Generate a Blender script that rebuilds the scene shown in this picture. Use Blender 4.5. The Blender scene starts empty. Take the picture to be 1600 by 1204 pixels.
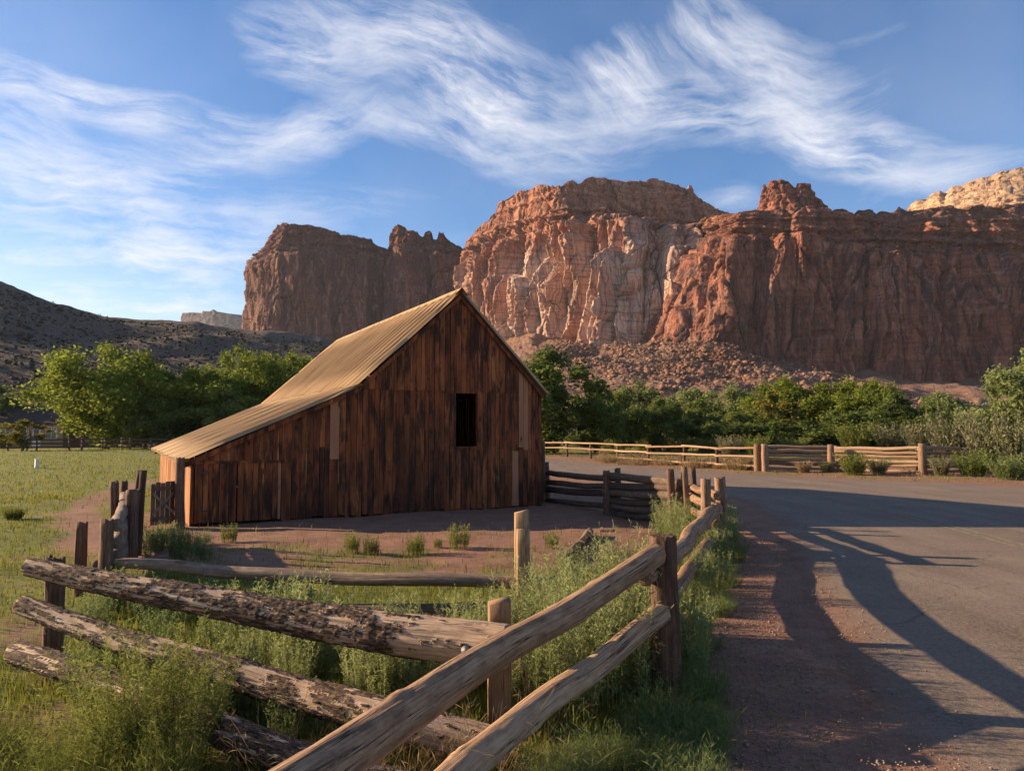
import bpy, math, random
import numpy as np
from mathutils import Vector, Matrix

# ------------------------------------------------------------------ camera
SC = bpy.context.scene
COL = SC.collection
F = 1150.0            # focal length in photo pixels (photo 1600 wide)
HZ = 675.0            # horizon row
H = 1.9               # eye height
PITCH = math.atan((HZ - 602.0) / F)
cd = bpy.data.cameras.new('camera'); cam = bpy.data.objects.new('camera', cd); COL.objects.link(cam)
cd.sensor_width = 36.0; cd.lens = 36.0 * F / 1600.0
cd.clip_start = 0.05; cd.clip_end = 20000
cam.location = (0, 0, H); cam.rotation_euler = (math.pi / 2 + PITCH, 0, 0)
SC.camera = cam

SUN_EL = math.radians(18.0)
SUN_AZ = math.radians(11.5)      # sun stands to the left, this much beyond the picture plane
SUNV = np.array([-math.cos(SUN_AZ) * math.cos(SUN_EL), math.sin(SUN_AZ) * math.cos(SUN_EL), math.sin(SUN_EL)])
EXPO = 1.28
SC.view_settings.view_transform = 'Standard'; SC.view_settings.look = 'None'
SC.view_settings.exposure = EXPO; SC.view_settings.gamma = 1.0
SC.view_settings.use_curve_mapping = False

def ray(px, py):
    cx = (px - 800.0) / F; cy = (602.0 - py) / F
    return np.array([cx, math.cos(PITCH) - cy * math.sin(PITCH), math.sin(PITCH) + cy * math.cos(PITCH)])
def G(px, py, z=0.0):
    r = ray(px, py); t = (z - H) / r[2]
    return np.array([r[0] * t, r[1] * t, z])
def P(px, py, Y):
    r = ray(px, py); t = Y / r[1]
    return np.array([r[0] * t, Y, H + r[2] * t])
def PA(px, py, Y):
    px = np.asarray(px, float); py = np.asarray(py, float); Y = np.asarray(Y, float)
    cx = (px - 800.0) / F; cy = (602.0 - py) / F
    ry = math.cos(PITCH) - cy * math.sin(PITCH); rz = math.sin(PITCH) + cy * math.cos(PITCH)
    t = Y / ry
    return np.stack([cx * t, Y, H + rz * t], -1)

# ------------------------------------------------------------------ node helper
class NT:
    def __init__(s, tree): s.t = tree
    def n(s, typ, ins=None, **kw):
        nd = s.t.nodes.new(typ)
        for k, v in kw.items(): setattr(nd, k, v)
        if ins:
            for k, v in ins.items():
                sock = nd.inputs[k]
                if isinstance(v, bpy.types.NodeSocket): s.t.links.new(v, sock)
                else: sock.default_value = v
        return nd
    def math(s, op, a, b=None, c=None, clamp=False):
        ins = {0: a}
        if b is not None: ins[1] = b
        if c is not None: ins[2] = c
        return s.n('ShaderNodeMath', ins, operation=op, use_clamp=clamp).outputs[0]
    def vmath(s, op, a, b=None):
        ins = {0: a}
        if b is not None: ins[1] = b
        return s.n('ShaderNodeVectorMath', ins, operation=op).outputs[0]
    def noise(s, vec, scale, detail=4, rough=0.55, dist=0.0, out=0):
        return s.n('ShaderNodeTexNoise', {'Vector': vec, 'Scale': scale, 'Detail': detail, 'Roughness': rough, 'Distortion': dist}).outputs[out]
    def maprange(s, v, a, b, c=0.0, d=1.0, smooth=False):
        return s.n('ShaderNodeMapRange', {0: v, 1: a, 2: b, 3: c, 4: d}, interpolation_type='SMOOTHSTEP' if smooth else 'LINEAR').outputs[0]
    def mix(s, f, a, b, blend='MIX'):
        nd = s.n('ShaderNodeMix', None, data_type='RGBA', blend_type=blend)
        for i, v in ((0, f), (6, a), (7, b)):
            if isinstance(v, bpy.types.NodeSocket): s.t.links.new(v, nd.inputs[i])
            else: nd.inputs[i].default_value = v if i == 0 else (*v, 1.0) if len(v) == 3 else v
        return nd.outputs[2]
    def ramp(s, f, stops, interp='LINEAR'):
        nd = s.n('ShaderNodeValToRGB', {0: f}); cr = nd.color_ramp; cr.interpolation = interp
        while len(cr.elements) < len(stops): cr.elements.new(0.5)
        for e, (p, c) in zip(cr.elements, stops): e.position = p; e.color = (*c, 1.0)
        return nd.outputs[0]
    def mapping(s, vec, loc=(0, 0, 0), rot=(0, 0, 0), scale=(1, 1, 1), typ='POINT'):
        return s.n('ShaderNodeMapping', {'Vector': vec, 'Location': loc, 'Rotation': rot, 'Scale': scale}, vector_type=typ).outputs[0]
    def attr(s, name, out='Fac'): return s.n('ShaderNodeAttribute', None, attribute_name=name).outputs[out]
    def link(s, a, b): s.t.links.new(a, b)

# ------------------------------------------------------------------ sky with cirrus
W = bpy.data.worlds.new('World'); SC.world = W; W.use_nodes = True
wt = NT(W.node_tree); W.node_tree.nodes.clear()
sky = wt.n('ShaderNodeTexSky', None, sky_type='NISHITA', sun_disc=False, sun_elevation=SUN_EL, altitude=1600.0)
# sun_rotation is clockwise from +Y seen from above
sky.sun_rotation = math.atan2(SUNV[0], SUNV[1]) % (2 * math.pi)
sky.air_density = 1.0; sky.dust_density = 0.6; sky.ozone_density = 2.0
tc = wt.n('ShaderNodeTexCoord').outputs['Generated']
sep = wt.n('ShaderNodeSeparateXYZ', {0: tc})
azn = wt.math('ARCTAN2', sep.outputs[0], sep.outputs[1])
eln = wt.math('ARCSINE', sep.outputs[2])
ae = wt.n('ShaderNodeCombineXYZ', {0: azn, 1: eln, 2: 0.0}).outputs[0]
wob = wt.noise(ae, 4.5, 5, 0.5, out=1)
wob = wt.vmath('MULTIPLY', wt.vmath('SUBTRACT', wob, (0.5, 0.5, 0.5)), (0.13, 0.075, 0.0))
aew = wt.vmath('ADD', ae, wob)
def azel(px, py):
    r = ray(px, py); return math.atan2(r[0], r[1]), math.atan2(r[2], math.hypot(r[0], r[1]))
STROKES = [  # photo end points, half width in photo pixels, strength
 ((-120, 80), (250, 195), 44, .80), ((150, 165), (470, 232), 40, .85), ((400, 232), (590, 165), 42, .75), ((540, 165), (730, 225), 34, .55),
 ((-60, 190), (130, 262), 62, .80), ((10, 280), (300, 288), 46, .85), ((240, 258), (460, 262), 26, .45), ((-80, 300), (120, 305), 50, .5),
 ((-80, 350), (420, 360), 62, .50), ((100, 380), (520, 390), 50, .45), ((-80, 430), (400, 440), 60, .70), ((-80, 490), (420, 490), 50, .8),
 ((370, 45), (600, 92), 62, .75), ((470, 0), (720, 70), 66, .65), ((620, 60), (800, 200), 80, .70), ((700, 100), (900, 240), 100, .70),
 ((720, 235), (990, 235), 46, .55), ((880, 100), (980, 170), 60, .45), ((960, 60), (1010, 160), 70, .75), ((900, 160), (1180, 165), 58, .75),
 ((1080, -10), (1180, 110), 78, .75), ((1130, 70), (1300, 145), 66, .75), ((1080, 190), (1420, 140), 60, .55), ((1220, 195), (1400, 240), 50, .95),
 ((1330, 215), (1520, 280), 46, .75), ((1430, 270), (1620, 262), 32, .5), ((1070, 325), (1180, 318), 34, .40), ((1330, 320), (1420, 300), 26, .3),
 ((540, 300), (740, 310), 40, .18), ((320, 320), (600, 330), 40, .30), ((1280, 60), (1460, 40), 22, .22), ((560, 400), (760, 370), 40, .2)]
DIRS = (-0.80, -0.32, 0.04, 0.42)
bucket = [None] * len(DIRS)
for (p0, p1, hw, st) in STROKES:
    a0, e0 = azel(*p0); a1, e1 = azel(*p1)
    ang = math.atan2(e1 - e0, a1 - a0); ln = math.hypot(a1 - a0, e1 - e0) * 0.66 + 0.02
    v = wt.mapping(aew, ((a0 + a1) / 2, (e0 + e1) / 2, 0), (0, 0, ang), (ln, hw / F * 1.15, 1), 'TEXTURE')
    g = wt.n('ShaderNodeTexGradient', {0: v}, gradient_type='SPHERICAL').outputs[1]
    k = min(range(len(DIRS)), key=lambda i: abs(DIRS[i] - ang))
    bucket[k] = wt.math('MULTIPLY_ADD', g, st, bucket[k] if bucket[k] is not None else 0.0)
# the same cirrus goes on outside the picture
far = wt.maprange(wt.noise(wt.mapping(aew, scale=(1.0, 3.2, 1)), 2.6, 3, 0.5), 0.50, 0.78, 0, 0.9)
out_m = wt.math('MAXIMUM', wt.maprange(wt.math('ABSOLUTE', azn), 0.62, 0.85), wt.maprange(eln, 0.56, 0.72))
bucket[1] = wt.math('MULTIPLY_ADD', far, out_m, bucket[1])
den = None
puff = wt.maprange(wt.noise(ae, 9.0, 6, 0.6), 0.34, 0.66)
for i, (th, acc) in enumerate(zip(DIRS, bucket)):
    fib = wt.noise(wt.mapping(aew, (3.1 * i, 1.7 * i, 0), (0, 0, th), (1.0, 1 / 5.0, 1), 'TEXTURE'), 7.5, 12, 0.66, 0.2)
    fib = wt.math('MULTIPLY_ADD', puff, 0.35, wt.maprange(fib, 0.39, 0.67))
    body = wt.math('SUBTRACT', 1.0, wt.math('POWER', 0.28, wt.math('MAXIMUM', wt.math('SUBTRACT', acc, 0.03), 0.0)))
    one = wt.math('MULTIPLY', body, wt.math('MULTIPLY_ADD', fib, 1.12, 0.08))
    den = one if den is None else wt.math('SUBTRACT', wt.math('ADD', den, one), wt.math('MULTIPLY', den, one))
den = wt.maprange(den, 0.03, 0.95, 0.0, 0.88)
veil = wt.maprange(wt.noise(aew, 4.0, 4, 0.5), 0.35, 0.8, 0.0, 0.14)
den = wt.math('MAXIMUM', den, veil)
hori = wt.maprange(eln, -0.05, 0.30, 1.0, 0.0, True)
azl = wt.maprange(azn, -1.6, 0.15, 1.0, 0.0, True)           # thicker cloud bank low towards the sun
bank = wt.math('MULTIPLY', wt.maprange(wt.noise(wt.mapping(aew, scale=(1.0, 5.0, 1)), 5.0, 8, 0.6), 0.30, 0.62, 0.5, 1.05), wt.math('MULTIPLY', wt.maprange(azn, -0.75, -0.05, 1.0, 0.0, True), wt.maprange(eln, 0.06, 0.30, 0.85, 0.0, True)))
den = wt.math('MAXIMUM', den, bank)
skyc = wt.n('ShaderNodeHueSaturation', {'Hue': 0.505, 'Saturation': 1.22, 'Value': 1.0, 'Color': sky.outputs[0]}).outputs[0]
cloudc = wt.mix(wt.math('MULTIPLY', azl, hori), (5.2, 5.2, 5.5), (7.0, 6.3, 5.4))
skyf = wt.mix(den, skyc, cloudc)
bg = wt.n('ShaderNodeBackground', {'Color': skyf, 'Strength': 0.079})
wo = wt.n('ShaderNodeOutputWorld', {0: bg.outputs[0]})
W.cycles.sampling_method = 'MANUAL'; W.cycles.sample_map_resolution = 512

# ------------------------------------------------------------------ sun
sd = bpy.data.lights.new('sun', 'SUN'); sd.energy = 5.0; sd.angle = math.radians(0.5); sd.color = (1.0, 0.77, 0.50)
sun = bpy.data.objects.new('sun', sd); COL.objects.link(sun)
sun.rotation_euler = Vector(SUNV).to_track_quat('Z', 'Y').to_euler()
sun.location = (-30, 8, 20)

# ------------------------------------------------------------------ numpy noise
_rs = np.random.RandomState(7)
PERM = _rs.permutation(256); PERM = np.concatenate([PERM, PERM, PERM])
GR = _rs.normal(size=(256, 3)); GR /= np.linalg.norm(GR, axis=1)[:, None]
def pn(p):
    p = np.asarray(p, float); i = np.floor(p).astype(int); f = p - i; i = i & 255
    u = f * f * f * (f * (f * 6 - 15) + 10)
    def g(dx, dy, dz):
        h = PERM[PERM[PERM[(i[:, 0] + dx) & 255] + ((i[:, 1] + dy) & 255)] + ((i[:, 2] + dz) & 255)]
        v = GR[h]; return v[:, 0] * (f[:, 0] - dx) + v[:, 1] * (f[:, 1] - dy) + v[:, 2] * (f[:, 2] - dz)
    L = lambda a, b, t: a + (b - a) * t
    x0 = L(L(g(0, 0, 0), g(1, 0, 0), u[:, 0]), L(g(0, 1, 0), g(1, 1, 0), u[:, 0]), u[:, 1])
    x1 = L(L(g(0, 0, 1), g(1, 0, 1), u[:, 0]), L(g(0, 1, 1), g(1, 1, 1), u[:, 0]), u[:, 1])
    return L(x0, x1, u[:, 2]) * 1.5
def fbm(p, octv=4, gain=0.5, lac=2.03):
    p = np.asarray(p, float); a = 1.0; s = 0; q = p.copy()
    for k in range(octv): s = s + a * pn(q + 17.3 * k); a *= gain; q = q * lac
    return s
def ridged(p, octv=3, gain=0.5):
    p = np.asarray(p, float); a = 1.0; s = 0; q = p.copy()
    for k in range(octv): s = s + a * (1 - np.abs(pn(q + 31.7 * k)) * 2.2); a *= gain; q = q * 2.1
    return s
def worley(p, seed=0):
    """F1, F2 and a random number for the nearest cell"""
    p = np.asarray(p, float); i = np.floor(p).astype(int); n = len(p)
    f1 = np.full(n, 9.0); f2 = np.full(n, 9.0); cid = np.zeros(n)
    for dx in (-1, 0, 1):
        for dy in (-1, 0, 1):
            for dz in (-1, 0, 1):
                c = i + np.array([dx, dy, dz])
                h = PERM[PERM[PERM[(c[:, 0] + seed) & 255] + (c[:, 1] & 255)] + (c[:, 2] & 255)]
                o = np.stack([(PERM[h + 5] + .5) / 256, (PERM[h + 91] + .5) / 256, (PERM[h + 173] + .5) / 256], -1)
                d = np.linalg.norm(c + o - p, axis=1)
                m = d < f1; f2 = np.where(m, f1, np.minimum(f2, d)); cid = np.where(m, PERM[h + 40] / 255.0, cid); f1 = np.where(m, d, f1)
    return f1, f2, cid
def facets(p, scale, seed=0, tilt=0.55):
    """blocky relief: every cell is a tilted plane of its own height (-1..1)"""
    sc_ = np.asarray(scale, float); u = p / sc_; i = np.floor(u).astype(int); n = len(u)
    best = np.full(n, 9.0); val = np.zeros(n); f2 = np.full(n, 9.0)
    for dx in (-1, 0, 1):
        for dy in (-1, 0, 1):
            for dz in (-1, 0, 1):
                c = i + np.array([dx, dy, dz])
                h = PERM[PERM[PERM[(c[:, 0] + seed) & 255] + (c[:, 1] & 255)] + (c[:, 2] & 255)]
                o = np.stack([(PERM[h + 5] + .5) / 256, (PERM[h + 91] + .5) / 256, (PERM[h + 173] + .5) / 256], -1)
                dv = u - c - o; d = np.linalg.norm(dv, axis=1)
                v = (PERM[h + 40] / 127.5 - 1.0) + tilt * 2 * (dv[:, 0] * (PERM[h + 61] / 127.5 - 1) + dv[:, 1] * (PERM[h + 61] / 127.5 - 1) * 0.4 + dv[:, 2] * (PERM[h + 207] / 127.5 - 1))
                m = d < best; f2 = np.where(m, best, np.minimum(f2, d)); val = np.where(m, v, val); best = np.where(m, d, best)
    return val, f2 - best
def smooth(a, b, x): t = np.clip((x - a) / (b - a), 0, 1); return t * t * (3 - 2 * t)

# ------------------------------------------------------------------ object helpers
BASE = {}
def tag(o, label=None, cat=None, group=None, kind=None):
    if label: o['label'] = label
    if cat: o['category'] = cat
    if group: o['group'] = group
    if kind: o['kind'] = kind
    return o
def empty(name, loc, label=None, cat=None, group=None):
    o = bpy.data.objects.new(name, None); COL.objects.link(o); o.location = tuple(loc); o.empty_display_size = 0.2
    BASE[o] = np.array(loc, float); return tag(o, label, cat, group)
def fast_mesh(name, verts, faces, mat, attrs=None, smooth_sh=False):
    """faces: list of tuples or (n,k) arrays (or list of such arrays)"""
    me = bpy.data.meshes.new(name)
    verts = np.asarray(verts, float)
    if isinstance(faces, np.ndarray): faces = [faces]
    if isinstance(faces, list) and len(faces) and isinstance(faces[0], np.ndarray) and faces[0].ndim == 2:
        nl = sum(f.size for f in faces); nf = sum(len(f) for f in faces)
        me.vertices.add(len(verts)); me.vertices.foreach_set('co', verts.astype(np.float32).ravel())
        me.loops.add(nl); me.polygons.add(nf)
        me.loops.foreach_set('vertex_index', np.concatenate([f.ravel() for f in faces]).astype(np.int32))
        tot = np.concatenate([np.full(len(f), f.shape[1]) for f in faces]); st = np.concatenate([[0], np.cumsum(tot)[:-1]])
        me.polygons.foreach_set('loop_start', st.astype(np.int32))
        try: me.polygons.foreach_set('loop_total', tot.astype(np.int32))
        except Exception: pass
        me.update(calc_edges=True); me.validate()
    else:
        me.from_pydata([tuple(v) for v in verts], [], [tuple(f) for f in faces])
    if smooth_sh: me.polygons.foreach_set('use_smooth', np.ones(len(me.polygons), bool))
    if attrs:
        for k, v in attrs.items():
            v = np.asarray(v, np.float32)
            if v.ndim == 1:
                a = me.attributes.new(k, 'FLOAT', 'POINT'); a.data.foreach_set('value', v)
            else:
                a = me.attributes.new(k, 'FLOAT_VECTOR', 'POINT'); a.data.foreach_set('vector', v.ravel())
    if mat: me.materials.append(mat)
    return me
def mobj(name, verts, faces, mat, parent=None, attrs=None, smooth_sh=False, label=None, cat=None, group=None, kind=None, base=None):
    """one mesh object given in world coordinates"""
    verts = np.asarray(verts, float)
    b = BASE[parent] if parent is not None else (np.array(base, float) if base is not None else np.zeros(3))
    me = fast_mesh(name, verts - b, faces, mat, attrs, smooth_sh)
    o = bpy.data.objects.new(name, me); COL.objects.link(o)
    if parent is not None: o.parent = parent
    else: o.location = tuple(b)
    BASE[o] = b
    return tag(o, label, cat, group, kind)
def inst(name, me, parent=None, loc=(0, 0, 0), rot=(0, 0, 0), sc=(1, 1, 1)):
    o = bpy.data.objects.new(name, me); COL.objects.link(o); o.location = tuple(loc); o.rotation_euler = rot; o.scale = sc
    if parent is not None: o.parent = parent
    return o
def gridfaces(nu, nv, closed=False, off=0):
    i = np.arange(nu - 1)[:, None] if not closed else np.arange(nu)[:, None]
    j = np.arange(nv - 1)[None, :]
    i2 = (i + 1) % nu
    f = np.stack([i * nv + j, i2 * nv + j, i2 * nv + j + 1, i * nv + j + 1], -1).reshape(-1, 4)
    return f + off
BOXF = [(0, 3, 2, 1), (4, 5, 6, 7), (0, 1, 5, 4), (1, 2, 6, 5), (2, 3, 7, 6), (3, 0, 4, 7)]

# ------------------------------------------------------------------ materials
MATS = {}
def newmat(name):
    m = bpy.data.materials.new(name); m.use_nodes = True; m.node_tree.nodes.clear(); MATS[name] = m
    return m, NT(m.node_tree)
def finish(t, col, rough=0.9, bump=None, bstr=0.3, bdist=0.02, transl=None, spec=0.25):
    if isinstance(col, tuple) and len(col) == 3: col = (*col, 1.0)
    ins = {'Base Color': col, 'Roughness': rough, 'Specular IOR Level': spec}
    if bump is not None:
        ins['Normal'] = t.n('ShaderNodeBump', {'Strength': bstr, 'Distance': bdist, 'Height': bump}).outputs[0]
    b = t.n('ShaderNodeBsdfPrincipled', ins); sh = b.outputs[0]
    if transl is not None:
        tr = t.n('ShaderNodeBsdfTranslucent', {'Color': col})
        sh = t.n('ShaderNodeMixShader', {0: transl, 1: sh, 2: tr.outputs[0]}).outputs[0]
    t.n('ShaderNodeOutputMaterial', {0: sh})
def posn(t): return t.n('ShaderNodeNewGeometry').outputs['Position']
def orand(t): return t.n('ShaderNodeObjectInfo').outputs['Random']

def m_boards(name, stops, stain=0.88, dirz=(9.0, 9.0, 0.55)):
    m, t = newmat(name); p = posn(t); r = orand(t)
    off = t.n('ShaderNodeCombineXYZ', {0: t.math('MULTIPLY', r, 37.0), 1: t.math('MULTIPLY', r, 91.0), 2: t.math('MULTIPLY', r, 53.0)}).outputs[0]
    q = t.vmath('ADD', p, off)
    grain = t.noise(t.mapping(q, scale=(dirz[0] * 6, dirz[1] * 6, dirz[2] * 2.0)), 1.0, 6, 0.65, 0.5)
    mid = t.noise(t.mapping(q, scale=dirz), 1.0, 5, 0.6, 0.6)
    blot = t.noise(t.mapping(q, scale=(5.0, 5.0, 1.1)), 1.0, 7, 0.68, 0.4)
    f = t.math('ADD', t.math('MULTIPLY_ADD', r, 0.16, 0.07), t.math('ADD', t.math('MULTIPLY', mid, 0.60), t.math('MULTIPLY', grain, 0.40)))
    col = t.ramp(t.maprange(f, 0.36, 0.92), stops)
    st = t.maprange(blot, 0.46, 0.58)
    col = t.mix(t.math('MULTIPLY', st, stain), col, (0.022, 0.012, 0.008))
    wide = t.noise(t.mapping(p, scale=(0.7, 0.7, 0.55)), 1.0, 5, 0.6, 0.4)
    col = t.mix(t.math('MULTIPLY', t.maprange(wide, 0.46, 0.62), stain * 0.6), col, (0.030, 0.014, 0.008))
    kn = t.n('ShaderNodeTexVoronoi', {'Vector': t.mapping(q, scale=(4.2, 4.2, 1.7)), 'Scale': 1.0}).outputs[0]
    col = t.mix(t.maprange(kn, 0.10, 0.16, 0.8, 0.0), col, (0.02, 0.011, 0.007))
    cr = t.maprange(grain, 0.56, 0.66)
    col = t.mix(t.math('MULTIPLY', cr, 0.55), col, (0.025, 0.013, 0.008))
    finish(t, col, 0.85, t.math('ADD', grain, mid), 0.5, 0.012)
    return m
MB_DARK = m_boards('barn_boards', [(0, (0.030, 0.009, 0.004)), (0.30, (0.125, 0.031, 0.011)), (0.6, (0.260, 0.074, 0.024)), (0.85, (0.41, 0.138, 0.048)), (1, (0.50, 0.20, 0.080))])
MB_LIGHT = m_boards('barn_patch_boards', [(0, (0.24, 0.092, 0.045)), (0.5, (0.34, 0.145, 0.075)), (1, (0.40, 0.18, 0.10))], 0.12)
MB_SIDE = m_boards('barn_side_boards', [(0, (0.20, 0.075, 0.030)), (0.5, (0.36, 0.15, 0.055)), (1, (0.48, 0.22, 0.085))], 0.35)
MB_GATE = m_boards('gate_boards', [(0, (0.06, 0.03, 0.02)), (0.5, (0.13, 0.07, 0.045)), (1, (0.21, 0.125, 0.085))], 0.4)

def m_roof():
    m, t = newmat('rusted_corrugated_metal'); p = posn(t); r = orand(t)
    a = t.attr('lc', 'Vector')
    q = t.vmath('ADD', a, t.n('ShaderNodeCombineXYZ', {0: t.math('MULTIPLY', r, 40.0), 1: t.math('MULTIPLY', r, 17.0), 2: 0.0}).outputs[0])
    n1 = t.noise(t.mapping(q, scale=(7.0, 0.45, 1)), 1.0, 5, 0.6, 0.3)
    n2 = t.noise(t.mapping(q, scale=(22.0, 2.0, 1)), 1.0, 4, 0.6)
    n3 = t.noise(q, 1.2, 4, 0.6)
    f = t.math('ADD', t.math('MULTIPLY', n1, 0.5), t.math('ADD', t.math('MULTIPLY', n2, 0.2), t.math('ADD', t.math('MULTIPLY', n3, 0.25), t.math('MULTIPLY', r, 0.10))))
    col = t.ramp(t.maprange(f, 0.30, 0.75), [(0, (0.17, 0.088, 0.040)), (0.35, (0.31, 0.180, 0.085)), (0.7, (0.42, 0.265, 0.13)), (1, (0.54, 0.37, 0.20))])
    fr_ = t.math('FRACT', t.math('DIVIDE', t.math('ADD', t.n('ShaderNodeSeparateXYZ', {0: a}).outputs[0], 0.16), 0.50))
    mk = t.maprange(t.math('ABSOLUTE', t.math('SUBTRACT', fr_, 0.40)), 0.11, 0.20, 1.0, 0.0)
    col = t.mix(t.math('MULTIPLY', mk, t.math('MULTIPLY_ADD', n1, 0.6, 0.42)), col, (0.105, 0.050, 0.020))
    finish(t, col, 0.75, n2, 0.15, 0.01, spec=0.3)
    return m
M_ROOF = m_roof()

def m_log(name, stops, crack=0.75, bump=0.6, barkcol=None, woodscale=1.0):
    m, t = newmat(name); a = t.attr('lc', 'Vector'); r = orand(t)
    q = t.vmath('ADD', a, t.n('ShaderNodeCombineXYZ', {0: 0.0, 1: 0.0, 2: t.math('MULTIPLY', r, 50.0)}).outputs[0])
    k = woodscale
    long_ = t.noise(t.mapping(q, scale=(30 * k, 30 * k, 0.8 * k)), 1.0, 6, 0.62, 0.12)
    fine = t.noise(t.mapping(q, scale=(85 * k, 85 * k, 4.0 * k)), 1.0, 5, 0.7, 0.1)
    blot = t.noise(t.mapping(q, scale=(18, 18, 8.0)), 1.0, 6, 0.68, 0.3)
    f = t.math('ADD', t.math('MULTIPLY', long_, 0.35), t.math('ADD', t.math('MULTIPLY', fine, 0.35), t.math('ADD', t.math('MULTIPLY', blot, 0.45), t.math('MULTIPLY', r, 0.12))))
    col = t.ramp(t.maprange(f, 0.42, 0.80), stops)
    ck = t.noise(t.mapping(q, scale=(20 * k, 20 * k, 0.45 * k)), 1.0, 3, 0.5, 0.25)
    ckm = t.maprange(t.math('ABSOLUTE', t.math('SUBTRACT', ck, 0.5)), 0.004, 0.022, 1.0, 0.0)
    ckm = t.math('MULTIPLY', ckm, t.maprange(blot, 0.42, 0.55))
    col = t.mix(t.math('MULTIPLY', ckm, crack), col, (0.025, 0.016, 0.011))
    kn = t.n('ShaderNodeTexVoronoi', {'Vector': t.mapping(q, scale=(4.0, 4.0, 1.6)), 'Scale': 1.0}).outputs[0]
    col = t.mix(t.maprange(kn, 0.09, 0.17, 0.7, 0.0), col, (0.06, 0.035, 0.022))
    h = t.math('SUBTRACT', t.math('ADD', t.math('MULTIPLY', fine, 0.5), long_), t.math('MULTIPLY', ckm, 0.5))
    if barkcol:
        bk = t.attr('bark'); bn = t.noise(t.mapping(q, scale=(70, 70, 16)), 1.0, 5, 0.7)
        bc = t.ramp(bn, [(0.42, barkcol[0]), (0.66, barkcol[1])])
        col = t.mix(t.maprange(bk, 0.25, 0.5), col, bc)
        h = t.math('ADD', h, t.math('MULTIPLY', t.math('MULTIPLY', bn, bk), 2.0))
    finish(t, col, 0.85, h, bump, 0.008)
    return m
M_RAIL = m_log('weathered_rail_wood', [(0, (0.050, 0.026, 0.015)), (0.30, (0.175, 0.094, 0.053)), (0.60, (0.315, 0.185, 0.108)), (1, (0.46, 0.30, 0.19))], 0.9, 0.9)
M_RAILG = m_log('grey_rail_wood', [(0, (0.045, 0.028, 0.019)), (0.4, (0.115, 0.074, 0.050)), (0.75, (0.20, 0.135, 0.095)), (1, (0.31, 0.225, 0.165))])
M_BARK = m_log('peeling_bark_log', [(0, (0.19, 0.112, 0.066)), (0.35, (0.37, 0.240, 0.152)), (0.7, (0.52, 0.365, 0.245)), (1, (0.63, 0.48, 0.34))], 0.8, 0.8, ((0.034, 0.019, 0.012), (0.235, 0.140, 0.090)))
M_RAILD = m_log('dark_corral_rail', [(0, (0.022, 0.014, 0.010)), (0.4, (0.068, 0.043, 0.030)), (0.75, (0.125, 0.082, 0.058)), (1, (0.20, 0.14, 0.10))])
M_POST = m_log('dark_split_post', [(0, (0.028, 0.014, 0.009)), (0.4, (0.080, 0.040, 0.025)), (0.75, (0.15, 0.080, 0.050)), (1, (0.24, 0.14, 0.095))], 0.9, 0.9)
M_POSTL = m_log('brown_post', [(0, (0.075, 0.042, 0.026)), (0.4, (0.17, 0.098, 0.062)), (0.75, (0.28, 0.17, 0.108)), (1, (0.38, 0.245, 0.165))], 0.9, 0.8)
M_SAWN = m_log('sawn_post_wood', [(0, (0.13, 0.070, 0.036)), (0.4, (0.24, 0.138, 0.070)), (0.75, (0.33, 0.200, 0.108)), (1, (0.41, 0.27, 0.155))], 0.8, 0.4)
M_FARRAIL = m_log('pale_pole_wood', [(0, (0.12, 0.066, 0.040)), (0.4, (0.25, 0.148, 0.090)), (0.8, (0.37, 0.235, 0.150)), (1, (0.45, 0.31, 0.205))], 0.4, 0.3, None, 0.5)

def m_leaf(name, stops, transl=0.35, vary=1.0):
    m, t = newmat(name); r = orand(t); a = t.attr('tint')
    nz = t.noise(posn(t), 0.55, 3, 0.6)
    f = t.math('ADD', t.math('MULTIPLY', a, 0.55), t.math('ADD', t.math('MULTIPLY', nz, 0.5), t.math('MULTIPLY', r, 0.18)))
    col = t.ramp(t.maprange(f, 0.18, 0.95), stops)
    finish(t, col, 0.9, transl=transl, spec=0.04)
    return m
M_LEAF = m_leaf('cottonwood_leaves', [(0, (0.058, 0.080, 0.014)), (0.5, (0.150, 0.185, 0.030)), (1, (0.28, 0.30, 0.054))], 0.5)
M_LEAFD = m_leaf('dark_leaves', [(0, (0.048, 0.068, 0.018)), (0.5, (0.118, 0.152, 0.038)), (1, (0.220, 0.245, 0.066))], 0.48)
M_LEAFP = m_leaf('pale_leaves', [(0, (0.095, 0.125, 0.042)), (0.5, (0.185, 0.215, 0.078)), (1, (0.29, 0.31, 0.12))], 0.48)
M_LEAFY = m_leaf('yellowing_leaves', [(0, (0.10, 0.092, 0.018)), (0.5, (0.19, 0.168, 0.034)), (1, (0.30, 0.25, 0.055))], 0.45)
M_BRUSH = m_leaf('rabbitbrush_green', [(0, (0.052, 0.070, 0.024)), (0.5, (0.130, 0.162, 0.055)), (1, (0.24, 0.27, 0.105))], 0.45)
M_BRUSHB = m_leaf('bright_brush_green', [(0, (0.062, 0.074, 0.016)), (0.5, (0.150, 0.166, 0.038)), (1, (0.28, 0.275, 0.080))], 0.45)
M_SAGE = m_leaf('dusty_sage', [(0, (0.075, 0.078, 0.040)), (0.5, (0.15, 0.145, 0.075)), (1, (0.25, 0.225, 0.12))], 0.3)
M_GRASS = m_leaf('grass_blades', [(0, (0.085, 0.090, 0.014)), (0.5, (0.170, 0.172, 0.026)), (0.85, (0.25, 0.23, 0.045)), (1, (0.36, 0.28, 0.10))], 0.45)
M_DRY = m_leaf('dry_grass', [(0, (0.16, 0.10, 0.05)), (0.5, (0.28, 0.19, 0.095)), (1, (0.42, 0.31, 0.17))], 0.3)
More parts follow.
